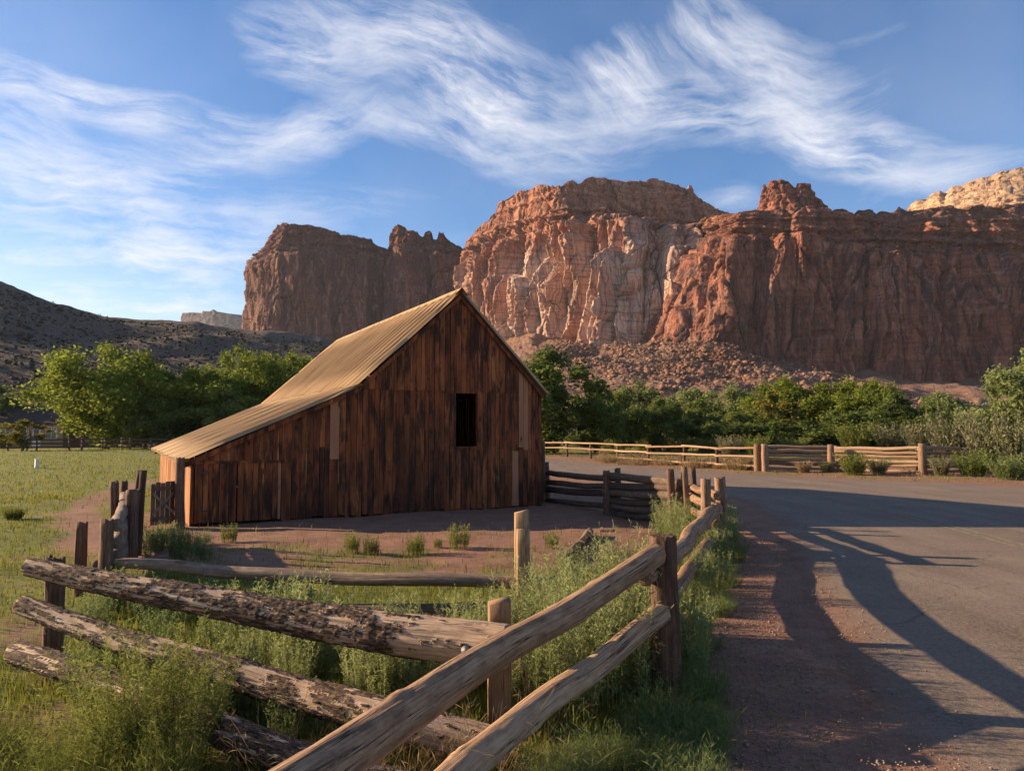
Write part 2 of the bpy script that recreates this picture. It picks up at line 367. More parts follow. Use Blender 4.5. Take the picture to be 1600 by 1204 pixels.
def m_trunk():
    m, t = newmat('tree_bark'); p = posn(t)
    n = t.noise(t.mapping(p, scale=(6, 6, 1.5)), 1.0, 5, 0.65)
    finish(t, t.ramp(n, [(0.3, (0.035, 0.025, 0.018)), (0.7, (0.12, 0.088, 0.062))]), 0.95, n, 0.8, 0.03); return m
M_TRUNK = m_trunk()
# ------------------------------------------------------------------ ground zones (world XY)
def poly_w(pxs): return np.array([G(x, y)[:2] for x, y in pxs])
def sdist(poly, x, y):
    """signed distance, positive inside"""
    x = np.asarray(x, float); y = np.asarray(y, float); d = np.full(x.shape, 1e9); ins = np.zeros(x.shape, bool)
    n = len(poly)
    for k in range(n):
        ax, ay = poly[k]; bx, by = poly[(k + 1) % n]
        ex, ey = bx - ax, by - ay; L2 = ex * ex + ey * ey + 1e-12
        t = np.clip(((x - ax) * ex + (y - ay) * ey) / L2, 0, 1)
        d = np.minimum(d, np.hypot(x - ax - t * ex, y - ay - t * ey))
        c = (ay > y) != (by > y)
        with np.errstate(divide='ignore', invalid='ignore'):
            xi = (bx - ax) * (y - ay) / (by - ay + 1e-15) + ax
        ins ^= c & (x < xi)
    return np.where(ins, d, -d)
ROAD = np.array([(-3.5, -14), (1.55, 2.8)] + [tuple(G(*q)[:2]) for q in ((1340, 1204), (1290, 1080), (1243, 960), (1215, 880), (1192, 832), (1170, 798), (1140, 777), (1050, 768), (950, 760), (870, 746))]
                + [(0, 40), (-4, 55), (-14, 95), (-26, 150), (-18, 152), (-6, 95)] + [tuple(G(*q)[:2]) for q in ((850, 717), (950, 725), (1080, 734), (1150, 739), (1300, 747), (1450, 753), (1600, 760))]
                + [(34, 20), (60, 14), (60, -14)])
LAWN = poly_w([(-900, 706), (-100, 702), (100, 700), (330, 699), (500, 699), (500, 720), (300, 760), (262, 790), (215, 810), (150, 838), (60, 870), (-100, 900), (-700, 900)])
LNEAR = poly_w([(-700, 880), (60, 860), (180, 830), (240, 830), (300, 850), (180, 890), (100, 960), (90, 1100), (130, 1204), (-300, 1500), (-900, 1300)])
YARD = poly_w([(285, 822), (845, 790), (930, 775), (1050, 790), (1060, 830), (1030, 900), (830, 915), (420, 900), (190, 880)])
ENCL = poly_w([(100, 880), (300, 893), (760, 905), (1010, 880), (1040, 1010), (1000, 1204), (1000, 1500), (300, 1500), (60, 1300), (40, 1010)])
RSTRIP = poly_w([(1035, 900), (1055, 815), (1075, 770), (1105, 765), (1150, 800), (1165, 850), (1140, 905), (1120, 960), (1110, 1080), (1110, 1204), (1100, 1600), (700, 1600), (900, 1100)])
PATHC = [G(*q)[:2] for q in ((262, 745), (225, 752), (180, 768), (140, 785), (120, 805), (135, 835), (150, 860))]
BACKG = np.array([(-30, 46), (-3, 58), (2, 62), (30, 40), (60, 42), (160, 60), (160, 130), (-30, 130)])
def green(x, y):
    """0 bare soil .. 1 full grass"""
    x = np.asarray(x, float); y = np.asarray(y, float); q = np.stack([x, y, 0 * x], -1)
    n1 = fbm(q * 0.9, 3); n2 = fbm(q * 0.28 + 9, 3); wx = x + 0.35 * n1; wy = y + 0.35 * pn(q * 0.9 + 50)
    g = 0.30 + 0.25 * n2
    lw = smooth(-0.6, 0.8, sdist(LAWN, wx, wy)); g = np.where(lw > 0, g * (1 - lw) + lw * (0.92 + 0.16 * n2), g)
    ln = smooth(-0.3, 0.6, sdist(LNEAR, wx, wy)); g = g * (1 - ln) + ln * (0.62 + 0.45 * n1 + 0.35 * n2)
    yd = smooth(-0.4, 0.5, sdist(YARD, wx, wy)); bare = smooth(16.0, 11.5, y - 0.0 * x)
    g = g * (1 - yd) + yd * (0.06 + 0.48 * bare * np.clip(0.55 + 1.1 * n1, 0, 1))
    en = smooth(-0.2, 0.4, sdist(ENCL, wx, wy)); g = g * (1 - en) + en * (0.80 + 0.3 * n1)
    rs = smooth(-0.15, 0.45, sdist(RSTRIP, wx, wy)); g = g * (1 - rs) + rs * (0.85 + 0.3 * n1)
    bk = smooth(-2, 2, sdist(BACKG, x, y)); g = g * (1 - bk) + bk * (0.62 + 0.5 * n2)
    d = np.full(x.shape, 1e9)
    for a, b in zip(PATHC[:-1], PATHC[1:]):
        e = b - a; t = np.clip(((wx - a[0]) * e[0] + (wy - a[1]) * e[1]) / (e @ e), 0, 1)
        d = np.minimum(d, np.hypot(wx - a[0] - t * e[0], wy - a[1] - t * e[1]))
    g = g * (0.25 + 0.75 * smooth(0.2, 0.75, d))
    sh = smooth(-1.6, -0.9, sdist(ROAD, wx, wy)); near = smooth(30, 22, y) * smooth(-0.1, 0.35, -sdist(RSTRIP, wx, wy)) * (x > -1)
    g = g * (1 - sh * near * 0.96)
    return np.clip(g, 0, 1)
def gz(x, y):
    x = np.asarray(x, float); y = np.asarray(y, float); q = np.stack([x, y, 0 * x], -1)
    rd = smooth(-1.8, 0.4, sdist(ROAD, x, y))
    z = 0.05 * fbm(q * 0.35, 3) + 0.018 * fbm(q * 2.3 + 5, 2)
    z = z + 0.20 * smooth(20, 60, y) * fbm(q * 0.04, 2)
    z = z - 0.05 * smooth(-0.5, 0.6, sdist(RSTRIP, x, y))
    z = z + 0.30 * smooth(25, 45, np.hypot(x, y)) * smooth(2, 14, -sdist(ROAD, x, y)) * 0
    return z * (1 - rd) - 0.012 * rd
def gz1(x, y): return float(gz(np.array([x]), np.array([y]))[0])

SOIL = [(0.30, (0.115, 0.053, 0.033)), (0.5, (0.225, 0.110, 0.070)), (0.72, (0.33, 0.182, 0.122))]
def make_ground():
    ux = np.linspace(-7.6, 7.6, 430); X = 3.0 * np.sinh(ux)
    uy = np.linspace(-2.6, 7.9, 330); Y = 4 + 3.0 * np.sinh(uy)
    gx, gy = np.meshgrid(X, Y, indexing='ij'); x = gx.ravel(); y = gy.ravel()
    near = np.hypot(x, y) < 260
    z = np.zeros(len(x)); g = np.full(len(x), 0.35)
    z[near] = gz(x[near], y[near]); g[near] = green(x[near], y[near])
    m, t = newmat('soil_and_turf'); p = posn(t); a = t.attr('green')
    n1 = t.noise(p, 2.2, 6, 0.65); n2 = t.noise(p, 18.0, 5, 0.7); n3 = t.noise(p, 0.35, 4, 0.55); n4 = t.noise(p, 70.0, 3, 0.7)
    soil = t.ramp(t.math('ADD', t.math('MULTIPLY', n1, 0.55), t.math('MULTIPLY', n2, 0.45)), SOIL)
    soil = t.mix(t.maprange(n4, 0.62, 0.75, 0, 0.6), soil, (0.33, 0.24, 0.18))
    turf = t.ramp(t.math('ADD', t.math('MULTIPLY', n1, 0.5), t.math('MULTIPLY', n2, 0.5)), [(0.3, (0.062, 0.070, 0.014)), (0.5, (0.135, 0.140, 0.026)), (0.72, (0.215, 0.205, 0.048))])
    edge = t.math('ADD', a, t.math('MULTIPLY', t.math('SUBTRACT', t.math('ADD', t.math('MULTIPLY', n1, 0.5), t.math('MULTIPLY', n2, 0.5)), 0.5), 1.5))
    col = t.mix(t.maprange(edge, 0.30, 0.66), soil, turf)
    finish(t, col, 0.95, t.math('ADD', t.math('MULTIPLY', n1, 1.5), t.math('ADD', n2, t.math('MULTIPLY', n4, 0.5))), 0.5, 0.02)
    mobj('ground', np.stack([x, y, z], -1), gridfaces(430, 330), m, attrs={'green': g}, smooth_sh=True, kind='structure')
make_ground()

def dense(poly, step, jit=0.0, closed=True, seed=1):
    rs = np.random.RandomState(seed); out = []
    n = len(poly)
    for k in range(n if closed else n - 1):
        a = np.array(poly[k], float); b = np.array(poly[(k + 1) % n], float); L = np.linalg.norm(b - a); m = max(1, int(L / step))
        for i in range(m): out.append(a + (b - a) * i / m)
    if not closed: out.append(np.array(poly[-1], float))
    out = np.array(out)
    if jit: out[:, :2] += jit * np.stack([pn(np.c_[out[:, :2] * 1.3, 0 * out[:, 0]]), pn(np.c_[out[:, :2] * 1.3, 0 * out[:, 0] + 40])], -1)
    return out
def chaikin(p, it=2):
    p = np.array(p, float)
    for _ in range(it):
        q = np.empty((2 * len(p) - 2, p.shape[1])); q[0::2] = 0.75 * p[:-1] + 0.25 * p[1:]; q[1::2] = 0.25 * p[:-1] + 0.75 * p[1:]
        p = np.vstack([p[:1], q, p[-1:]])
    return p
def make_road():
    L = chaikin(ROAD[:16], 2); R = ROAD[16:]
    R = np.vstack([chaikin(R[:9], 2), R[9:]])
    pts = dense(np.vstack([L, R]), 0.35, 0.10)
    m, t = newmat('worn_asphalt'); p = posn(t)
    ag = t.noise(p, 32.0, 5, 0.8); ag2 = t.n('ShaderNodeTexVoronoi', {'Vector': p, 'Scale': 45.0}).outputs[1]
    big = t.noise(p, 0.5, 5, 0.6); st = t.noise(t.mapping(p, rot=(0, 0, -0.3), scale=(1.6, 0.16, 1)), 1.0, 4, 0.6)
    f = t.math('ADD', t.math('MULTIPLY', ag, 0.62), t.math('ADD', t.math('MULTIPLY', big, 0.24), t.math('MULTIPLY', st, 0.24)))
    col = t.ramp(t.maprange(f, 0.38, 0.72), [(0, (0.098, 0.070, 0.051)), (0.5, (0.188, 0.138, 0.102)), (1, (0.31, 0.235, 0.178))])
    col = t.mix(t.maprange(t.n('ShaderNodeSeparateColor', {0: ag2}).outputs[0], 0.70, 0.95, 0.0, 0.55), col, (0.25, 0.20, 0.17))
    cr = t.n('ShaderNodeTexVoronoi', {'Vector': t.vmath('ADD', p, t.vmath('MULTIPLY', t.noise(p, 1.5, 3, 0.5, out=1), (0.8, 0.8, 0))), 'Scale': 0.33}, feature='DISTANCE_TO_EDGE').outputs[0]
    col = t.mix(t.maprange(cr, 0.001, 0.005, 0.35, 0.0), col, (0.03, 0.026, 0.024))
    eg = t.math('ADD', t.attr('edge'), t.math('MULTIPLY', t.math('SUBTRACT', t.math('ADD', t.math('MULTIPLY', t.noise(p, 3.0, 5, 0.7), 0.6), t.math('MULTIPLY', ag, 0.4)), 0.5), 1.6))
    dirt = t.ramp(t.math('ADD', t.math('MULTIPLY', t.noise(p, 2.2, 6, 0.65), 0.55), t.math('MULTIPLY', t.noise(p, 18.0, 5, 0.7), 0.45)), SOIL)
    dirt = t.mix(t.maprange(t.noise(p, 70.0, 3, 0.7), 0.62, 0.75, 0, 0.6), dirt, (0.33, 0.24, 0.18))
    col = t.mix(t.maprange(eg, 0.10, 0.80), col, dirt)
    finish(t, col, 0.9, ag, 0.8, 0.02, spec=0.15)
    from mathutils.geometry import delaunay_2d_cdt
    r_ = np.random.RandomState(2); n = len(pts)
    k = r_.randint(0, n, 9000); cand = pts[k] + r_.uniform(-1.8, 1.8, (9000, 2)); cand = cand[sdist(pts, cand[:, 0], cand[:, 1]) > 0.15]
    allp = [Vector((float(q[0]), float(q[1]))) for q in np.vstack([pts, cand])]
    vo, eo, fo, _, _, _ = delaunay_2d_cdt(allp, [(i, (i + 1) % n) for i in range(n)], [], 1, 1e-4)
    vo = np.array([tuple(q) for q in vo]); sd_ = np.clip(sdist(pts, vo[:, 0], vo[:, 1]), 0, None); e_ = 1.1 * (1 - smooth(0.0, 0.8, sd_))
    tri_ = np.array([f for f in fo if len(f) == 3]); p0, p1, p2 = vo[tri_[:, 0]], vo[tri_[:, 1]], vo[tri_[:, 2]]
    cz = (p1[:, 0] - p0[:, 0]) * (p2[:, 1] - p0[:, 1]) - (p1[:, 1] - p0[:, 1]) * (p2[:, 0] - p0[:, 0]); tri_[cz < 0] = tri_[cz < 0][:, ::-1]
    mobj('road', np.c_[vo, 0.012 - 0.040 * (1 - smooth(0.0, 0.5, sd_))], tri_, m, kind='structure', attrs={'edge': e_})
    ym, t = newmat('faded_yellow_paint'); p = posn(t); n = t.noise(p, 9.0, 5, 0.7)
    col = t.ramp(n, [(0.35, (0.105, 0.092, 0.080)), (0.6, (0.27, 0.205, 0.115)), (0.8, (0.34, 0.26, 0.13))]); finish(t, col, 0.9)
    def strip(name, pxs, off, w, mat):
        c = chaikin([G(*q)[:2] for q in pxs], 3); c = dense(c, 0.5, 0.0, False)
        tn = np.gradient(c, axis=0); tn /= np.linalg.norm(tn, axis=1)[:, None]; nr = np.stack([-tn[:, 1], tn[:, 0]], -1)
        a = c + nr * (off - w / 2); b = c + nr * (off + w / 2)
        v = np.c_[np.stack([a, b], 1).reshape(-1, 2), np.full(2 * len(c), 0.0165)]
        mobj(name, v, gridfaces(len(c), 2), mat, kind='structure')
    yl = [(2200, 1040), (1900, 945), (1720, 890), (1600, 855), (1500, 828), (1428, 808), (1356, 790), (1300, 777), (1240, 769), (1172, 763), (1080, 757)]
    strip('yellow_centre_line', yl, 0.11, 0.10, ym); strip('yellow_centre_line', yl, -0.11, 0.10, ym)
make_road()

# ------------------------------------------------------------------ cliffs, talus, hills
def m_rock(name, lo, mid, hi, pale=0.0, streak=0.6, strata=0.4, palecol=(0.52, 0.40, 0.31), sc=1.0, bstr=0.8):
    m, t = newmat(name); p = posn(t)
    wv = t.vmath('ADD', p, t.vmath('MULTIPLY', t.vmath('SUBTRACT', t.noise(p, 0.02 * sc, 3, 0.5, out=1), (0.5, 0.5, 0.5)), (30, 30, 22)))
    n1 = t.noise(wv, 0.045 * sc, 6, 0.62); n2 = t.noise(p, 0.28 * sc, 6, 0.68)
    vs = t.noise(t.mapping(wv, scale=(0.13 * sc, 0.13 * sc, 0.009 * sc)), 1.0, 6, 0.62, 0.5)
    vs2 = t.noise(t.mapping(p, scale=(0.42 * sc, 0.42 * sc, 0.018 * sc)), 1.0, 5, 0.6, 0.3)
    hs = t.noise(t.mapping(wv, scale=(0.006 * sc, 0.006 * sc, 0.16 * sc)), 1.0, 5, 0.6)
    f = t.math('ADD', t.math('MULTIPLY', n1, 0.45), t.math('ADD', t.math('MULTIPLY', n2, 0.3), t.math('MULTIPLY', hs, strata)))
    w = 0.75 + strata
    col = t.ramp(t.maprange(f, 0.34 * w, 0.66 * w), [(0, lo), (0.5, mid), (1, hi)])
    if pale:
        col = t.mix(t.math('MULTIPLY', t.maprange(t.noise(t.mapping(wv, scale=(0.016, 0.016, 0.012)), 1.0, 4, 0.55), 0.32, 0.72), t.maprange(t.n('ShaderNodeSeparateXYZ', {0: wv}).outputs[2], 215, 180, 0.0, pale)), col, palecol)
    col = t.mix(t.math('MULTIPLY', t.maprange(vs, 0.48, 0.60), streak), col, (0.070, 0.040, 0.036))
    col = t.mix(t.math('MULTIPLY', t.maprange(vs2, 0.52, 0.64), streak * 0.8), col, (0.085, 0.045, 0.036))
    vl = t.noise(t.mapping(wv, loc=(91, 13, 5), scale=(0.20 * sc, 0.20 * sc, 0.012 * sc)), 1.0, 5, 0.6, 0.3)
    col = t.mix(t.math('MULTIPLY', t.maprange(vl, 0.54, 0.66), 0.5 if streak > 0.3 else 0.0), col, (0.40, 0.22, 0.15))
    hs2 = t.noise(t.mapping(p, scale=(0.02 * sc, 0.02 * sc, 0.55 * sc)), 1.0, 4, 0.6)
    ck = t.n('ShaderNodeTexVoronoi', {'Vector': t.mapping(wv, scale=(0.085 * sc, 0.085 * sc, 0.006 * sc)), 'Scale': 1.0}, feature='DISTANCE_TO_EDGE').outputs[0]
    ckm = t.maprange(ck, 0.0, 0.05, 1.0, 0.0)
    col = t.mix(t.math('MULTIPLY', ckm, 0.55), col, (0.06, 0.030, 0.024))
    col = t.mix(t.maprange(hs2, 0.54, 0.62, 0.0, 0.5), col, (0.09, 0.045, 0.034))
    h = t.math('SUBTRACT', t.math('ADD', t.math('MULTIPLY', n2, 0.6), t.math('ADD', t.math('MULTIPLY', vs2, 0.5), t.math('MULTIPLY', hs2, 0.7))), t.math('MULTIPLY', ckm, 0.6))
    finish(t, col, 0.95, h, bstr * 0.6, 2.0, spec=0.1)
    return m
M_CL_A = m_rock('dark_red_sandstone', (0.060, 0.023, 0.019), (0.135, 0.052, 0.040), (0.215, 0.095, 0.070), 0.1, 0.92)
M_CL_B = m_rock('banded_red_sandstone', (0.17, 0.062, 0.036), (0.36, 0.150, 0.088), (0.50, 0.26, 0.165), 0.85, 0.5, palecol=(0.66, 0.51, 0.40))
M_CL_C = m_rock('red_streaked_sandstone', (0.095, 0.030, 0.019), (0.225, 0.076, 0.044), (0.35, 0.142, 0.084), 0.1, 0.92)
M_CAP = m_rock('brown_ledge_rock', (0.085, 0.038, 0.027), (0.165, 0.078, 0.052), (0.25, 0.13, 0.085), 0.1, 0.4, 0.6)
M_DOME = m_rock('pale_dome_sandstone', (0.33, 0.185, 0.105), (0.47, 0.29, 0.17), (0.58, 0.39, 0.245), 0.0, 0.12, 0.5)
M_MESA = m_rock('far_rock_shade_grey', (0.07, 0.055, 0.055), (0.11, 0.085, 0.082), (0.15, 0.12, 0.115), 0.0, 0.3)  # dark grey albedo puts the far mesa's shade into its colour
M_TALUS = m_rock('talus_rubble', (0.105, 0.048, 0.032), (0.20, 0.098, 0.062), (0.30, 0.165, 0.108), 0.2, 0.0, 0.2, sc=3.0)

def loft(contours, nu, nvs, skyline=None):
    """contours: list of knot rows [(px,py,Y)...], same knot count; nvs rows between contours"""
    K = len(contours[0]); rows = []
    s = np.linspace(0, K - 1, nu)
    def row(c):
        a = np.array(c, float); k = np.arange(K)
        return np.stack([np.interp(s, k, a[:, j]) for j in range(3)], -1)
    R = [row(c) for c in contours]
    if skyline is not None:
        sk = np.array(skyline, float); R[-1][:, 1] = np.interp(R[-1][:, 0], sk[:, 0], sk[:, 1])
    W3 = [PA(r[:, 0], r[:, 1], r[:, 2]) for r in R]
    lev = []
    for i in range(len(W3) - 1):
        n = nvs[i]
        for j in range(n):
            rows.append(W3[i] + (W3[i + 1] - W3[i]) * (j / n)); lev.append(i + j / n)
    rows.append(W3[-1]); lev.append(len(W3) - 1)
    return np.stack(rows, 1), np.array(lev)     # (nu, nv, 3)
def hnormal(g, win=21):
    tn = np.gradient(g, axis=0); n = np.stack([tn[..., 1], -tn[..., 0]], -1)
    k = np.ones(win) / win
    for j in range(2):
        pad = np.pad(n[..., j], ((win // 2, win // 2), (0, 0)), 'edge')
        n[..., j] = np.apply_along_axis(lambda c: np.convolve(c, k, 'valid'), 0, pad)
    n /= np.linalg.norm(n, axis=-1)[..., None] + 1e-9
    return n
def close_top(g, back, drop):
    """add plateau rows behind the rim"""
    top = g[:, -1]; rows = [g]
    d = top[:, :2] / np.linalg.norm(top[:, :2], axis=1)[:, None]
    for b, dz in zip(back, drop):
        r = top.copy(); r[:, :2] += d * b; r[:, 2] -= dz; rows.append(r[:, None])
    return np.concatenate(rows, 1)
def cliff(name, contours, nu, nvs, sky_, amps, mat, label=None, seed=0.0, topamp=0.5, capflat=0.3, blen=60.0, up=0.72):
    g, lev = loft(contours, nu, nvs, sky_); n = hnormal(g); sh = g.shape[:2]
    p = g.reshape(-1, 3) + seed
    a_big, a_mid, a_facet, a_fine, a_str = amps
    q = p + 2.5 * np.stack([fbm(p / np.array([45, 45, 90.]), 2), fbm(p / np.array([45, 45, 90.]) + 9, 2), 0.8 * fbm(p / 40.0 + 4, 2)], -1)
    sl = np.concatenate([[0], np.cumsum(np.linalg.norm(np.diff(g[:, 0, :2], axis=0), axis=1))])
    S_ = np.repeat(sl[:, None], sh[1], 1).ravel(); Lr = np.repeat(lev[None], sh[0], 0).ravel() / (len(contours) - 1)
    def tri_(x, up=up):
        f = x - np.floor(x); return np.where(f < up, f / up, (1 - f) / (1 - up))
    ph = S_ / blen + 0.9 * pn(np.stack([S_ / 70.0 + seed, 0 * S_, p[:, 2] / 160.0], -1)) + 0.10 * pn(np.stack([S_ / 12.0, 0 * S_ + 5, p[:, 2] / 22.0], -1))
    hgt = 0.45 + 0.55 * (0.5 + 0.8 * pn(np.stack([np.floor(ph) * 3.7, 0 * S_, 0 * S_ + seed], -1)))
    d = a_big * (tri_(ph) - 0.5) * 2.0 * hgt * (1 - 0.75 * smooth(0.42, 0.72, Lr))
    ph2 = S_ / (blen * 0.31) + 0.7 * pn(np.stack([S_ / 30.0, 0 * S_ + 9, p[:, 2] / 70.0], -1))
    d += a_big * 0.28 * (tri_(ph2, 0.5) - 0.5) * 2.0 * (1 - 0.6 * smooth(0.5, 0.8, Lr))
    v1, e1_ = facets(q, (40, 40, 130.), 1, 1.1); d += a_mid * (v1 * 0.9 - 0.9 * smooth(0.04, 0.0, e1_))
    zl = p[:, 2] + 2.0 * fbm(p / 90.0, 2)                       # beds lie nearly level
    q2 = q.copy(); q2[:, 2] = np.where(Lr > 0.48, np.floor(zl / 12.0) * 12.0, q[:, 2]); q3 = q.copy(); q3[:, 2] = np.floor(zl / 6.5) * 6.5
    v2, e2_ = facets(q2, (16, 16, 60.), 3, 0.9); d += a_facet * (v2 * 0.8 - 0.8 * smooth(0.05, 0.0, e2_))
    stp = 0.55 * a_facet; d = 0.3 * d + 0.7 * np.floor(d / stp + 0.5) * stp     # joint-bounded faces
    v3, e3_ = facets(q3, (7.0, 7.0, 30.), 8, 0.5); cid = v3 * 0.5 + 0.5
    d += a_fine * (v3 * (0.55 + 0.7 * smooth(0.45, 0.6, Lr)) - 0.5 * smooth(0.08, 0.0, e3_))
    d += a_fine * 0.3 * fbm(p / 3.0, 3)
    zz = p[:, 2] + 3 * fbm(p / 60.0, 2)
    L = np.repeat(lev[None], sh[0], 0).ravel() / (len(contours) - 1)
    stw = smooth(0.45, 0.75, L)
    saw = (zz / 11.0) % 1.0; saw2 = (zz / 4.3) % 1.0
    d += a_str * (stw * 0.85 + 0.15) * ((0.5 - saw) * 1.6 + (0.5 - saw2) * 0.7 + pn(np.stack([0 * zz, 0 * zz, zz / 7.0], -1)) * 1.5)
    d *= 1 - capflat * smooth(0.76, 0.84, L)
    edge = np.ones(sh); edge[:, -1] = topamp; edge[:, -2] = 0.8
    D = d.reshape(sh) * edge
    g[..., :2] += n * D[..., None]
    # broken rim
    rim = (cid.reshape(sh)[:, -1] - 0.5) * 4.0
    g[:, -1, 2] += rim * 0.5
    g = close_top(g, (6, 30, 120, 260), (1.0, 2.0, 6.0, 60.0))
    o = mobj(name, g.reshape(-1, 3), gridfaces(g.shape[0], g.shape[1]), mat, label=label, kind='structure')
    return o
SKY_A = [(380, 520), (388, 512), (394, 470), (398, 430), (402, 409), (412, 399), (424, 391), (431, 376), (433, 352), (446, 347), (452, 351), (461, 348), (478, 350), (494, 354), (515, 359), (530, 362), (532, 366), (560, 369), (580, 374), (586, 381), (600, 387), (606, 389), (609, 370), (615, 353), (621, 350), (632, 355), (640, 361), (651, 362), (655, 368), (661, 370), (664, 361), (674, 361), (677, 373), (683, 374), (686, 363), (692, 363), (697, 372), (706, 378), (716, 384), (730, 392), (760, 395), (800, 400)]
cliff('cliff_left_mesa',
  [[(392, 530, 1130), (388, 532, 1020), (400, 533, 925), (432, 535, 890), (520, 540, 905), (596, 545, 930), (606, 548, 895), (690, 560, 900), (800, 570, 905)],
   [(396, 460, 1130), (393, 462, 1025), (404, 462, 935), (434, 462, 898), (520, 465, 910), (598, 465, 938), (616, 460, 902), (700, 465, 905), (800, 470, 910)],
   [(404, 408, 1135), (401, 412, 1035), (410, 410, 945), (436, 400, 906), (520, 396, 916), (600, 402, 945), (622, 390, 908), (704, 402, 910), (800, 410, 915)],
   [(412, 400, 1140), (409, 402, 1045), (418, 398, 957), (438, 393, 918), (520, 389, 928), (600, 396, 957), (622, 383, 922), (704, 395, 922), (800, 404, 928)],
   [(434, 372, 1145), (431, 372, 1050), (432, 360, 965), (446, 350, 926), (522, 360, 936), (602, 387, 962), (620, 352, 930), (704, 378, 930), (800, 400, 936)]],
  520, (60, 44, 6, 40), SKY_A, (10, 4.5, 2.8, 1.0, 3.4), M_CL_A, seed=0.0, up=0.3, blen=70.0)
SKY_B = [(720, 392), (726, 386), (735, 371), (750, 353), (758, 346), (772, 333), (777, 319), (790, 308), (800, 303), (815, 297), (830, 295), (838, 290), (850, 289), (868, 292), (880, 289), (887, 283), (897, 282), (903, 289), (912, 281), (925, 277), (945, 276), (958, 281), (975, 286), (990, 283), (1005, 285), (1018, 279), (1035, 281), (1050, 287), (1066, 293), (1072, 298), (1075, 290), (1080, 291), (1084, 303), (1098, 313), (1112, 322), (1125, 329), (1150, 334), (1200, 340)]
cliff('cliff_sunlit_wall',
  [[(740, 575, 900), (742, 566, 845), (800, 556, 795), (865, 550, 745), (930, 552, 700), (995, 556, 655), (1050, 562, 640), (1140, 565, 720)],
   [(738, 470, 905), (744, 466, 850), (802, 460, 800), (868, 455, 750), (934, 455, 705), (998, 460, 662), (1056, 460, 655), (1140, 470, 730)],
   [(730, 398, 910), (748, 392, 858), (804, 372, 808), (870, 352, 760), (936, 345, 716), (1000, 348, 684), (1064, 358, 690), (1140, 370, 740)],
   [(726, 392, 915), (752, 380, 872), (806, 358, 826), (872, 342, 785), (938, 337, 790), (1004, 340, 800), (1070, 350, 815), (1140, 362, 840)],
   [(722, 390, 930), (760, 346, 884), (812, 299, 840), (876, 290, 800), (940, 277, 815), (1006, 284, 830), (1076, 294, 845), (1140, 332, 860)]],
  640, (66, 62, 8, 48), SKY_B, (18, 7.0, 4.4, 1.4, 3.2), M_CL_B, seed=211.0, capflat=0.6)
SKY_C = [(1090, 352), (1098, 347), (1104, 340), (1118, 336), (1140, 335), (1160, 331), (1180, 328), (1220, 326), (1270, 323), (1300, 329), (1335, 336), (1380, 345), (1400, 352), (1420, 352), (1440, 347), (1480, 346), (1520, 343), (1560, 340), (1600, 342), (1700, 335), (1900, 330), (2400, 320)]
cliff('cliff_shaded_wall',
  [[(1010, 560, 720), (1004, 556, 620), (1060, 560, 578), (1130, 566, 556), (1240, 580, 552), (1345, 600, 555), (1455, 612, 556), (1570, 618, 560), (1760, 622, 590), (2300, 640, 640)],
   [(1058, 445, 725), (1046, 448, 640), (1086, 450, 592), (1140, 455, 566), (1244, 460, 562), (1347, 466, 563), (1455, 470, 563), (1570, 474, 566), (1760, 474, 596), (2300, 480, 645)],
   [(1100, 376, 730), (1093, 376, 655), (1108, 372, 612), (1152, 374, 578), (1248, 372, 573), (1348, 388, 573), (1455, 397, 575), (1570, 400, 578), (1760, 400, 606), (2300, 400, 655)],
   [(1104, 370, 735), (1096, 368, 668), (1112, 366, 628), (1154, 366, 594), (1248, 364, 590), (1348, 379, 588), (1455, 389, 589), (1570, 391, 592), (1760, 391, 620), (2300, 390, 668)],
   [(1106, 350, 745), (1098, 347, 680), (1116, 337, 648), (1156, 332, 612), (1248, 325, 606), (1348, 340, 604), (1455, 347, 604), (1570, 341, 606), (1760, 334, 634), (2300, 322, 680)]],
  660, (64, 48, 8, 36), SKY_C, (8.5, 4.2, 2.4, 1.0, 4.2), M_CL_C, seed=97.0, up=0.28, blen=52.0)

def rockmass(name, sky_, Y0, zb_py, depth, amps, mat, nu=160, nv=40, round_=0.5, kind='structure', seed=0.0):
    """free-standing rock whose front foot, rim and back are rounded in plan"""
    sk = np.array(sky_, float); px = np.linspace(sk[0, 0], sk[-1, 0], nu); top = np.interp(px, sk[:, 0], sk[:, 1])
    e = np.linspace(-1, 1, nu); bulge = depth * (1 - np.abs(e) ** 2.2)
    rows = []
    for j in range(nv):
        v = j / (nv - 1); Y = Y0 + depth - bulge * (1 - round_ * v * v)
        py = zb_py + (top - zb_py) * v
        rows.append(PA(px, py, Y))
    g = np.stack(rows, 1); n = hnormal(g, 9); p = g.reshape(-1, 3) + seed
    q = p + 3 * np.stack([fbm(p / 14.0, 2), fbm(p / 14.0 + 9, 2), 0 * p[:, 0]], -1)
    f1, f2, cid = worley(q / np.array([13, 13, 22.]), 2); d = amps[0] * ((cid - .5) * 1.2 + (f2 - f1))
    f1, f2, cid = worley(q / np.array([5, 5, 6.]), 5); d += amps[1] * ((cid - .5) * 1.2 + (f2 - f1))
    zz = p[:, 2]; d += amps[2] * ((0.5 - (zz / 6.0) % 1.0))
    d += amps[1] * fbm(p / 6.0, 3)
    g[..., :2] += n * d.reshape(g.shape[:2])[..., None]
    g = close_top(g, (4, 15, 40), (0.5, 3, 30))
    return mobj(name, g.reshape(-1, 3), gridfaces(g.shape[0], g.shape[1]), mat, kind=kind)
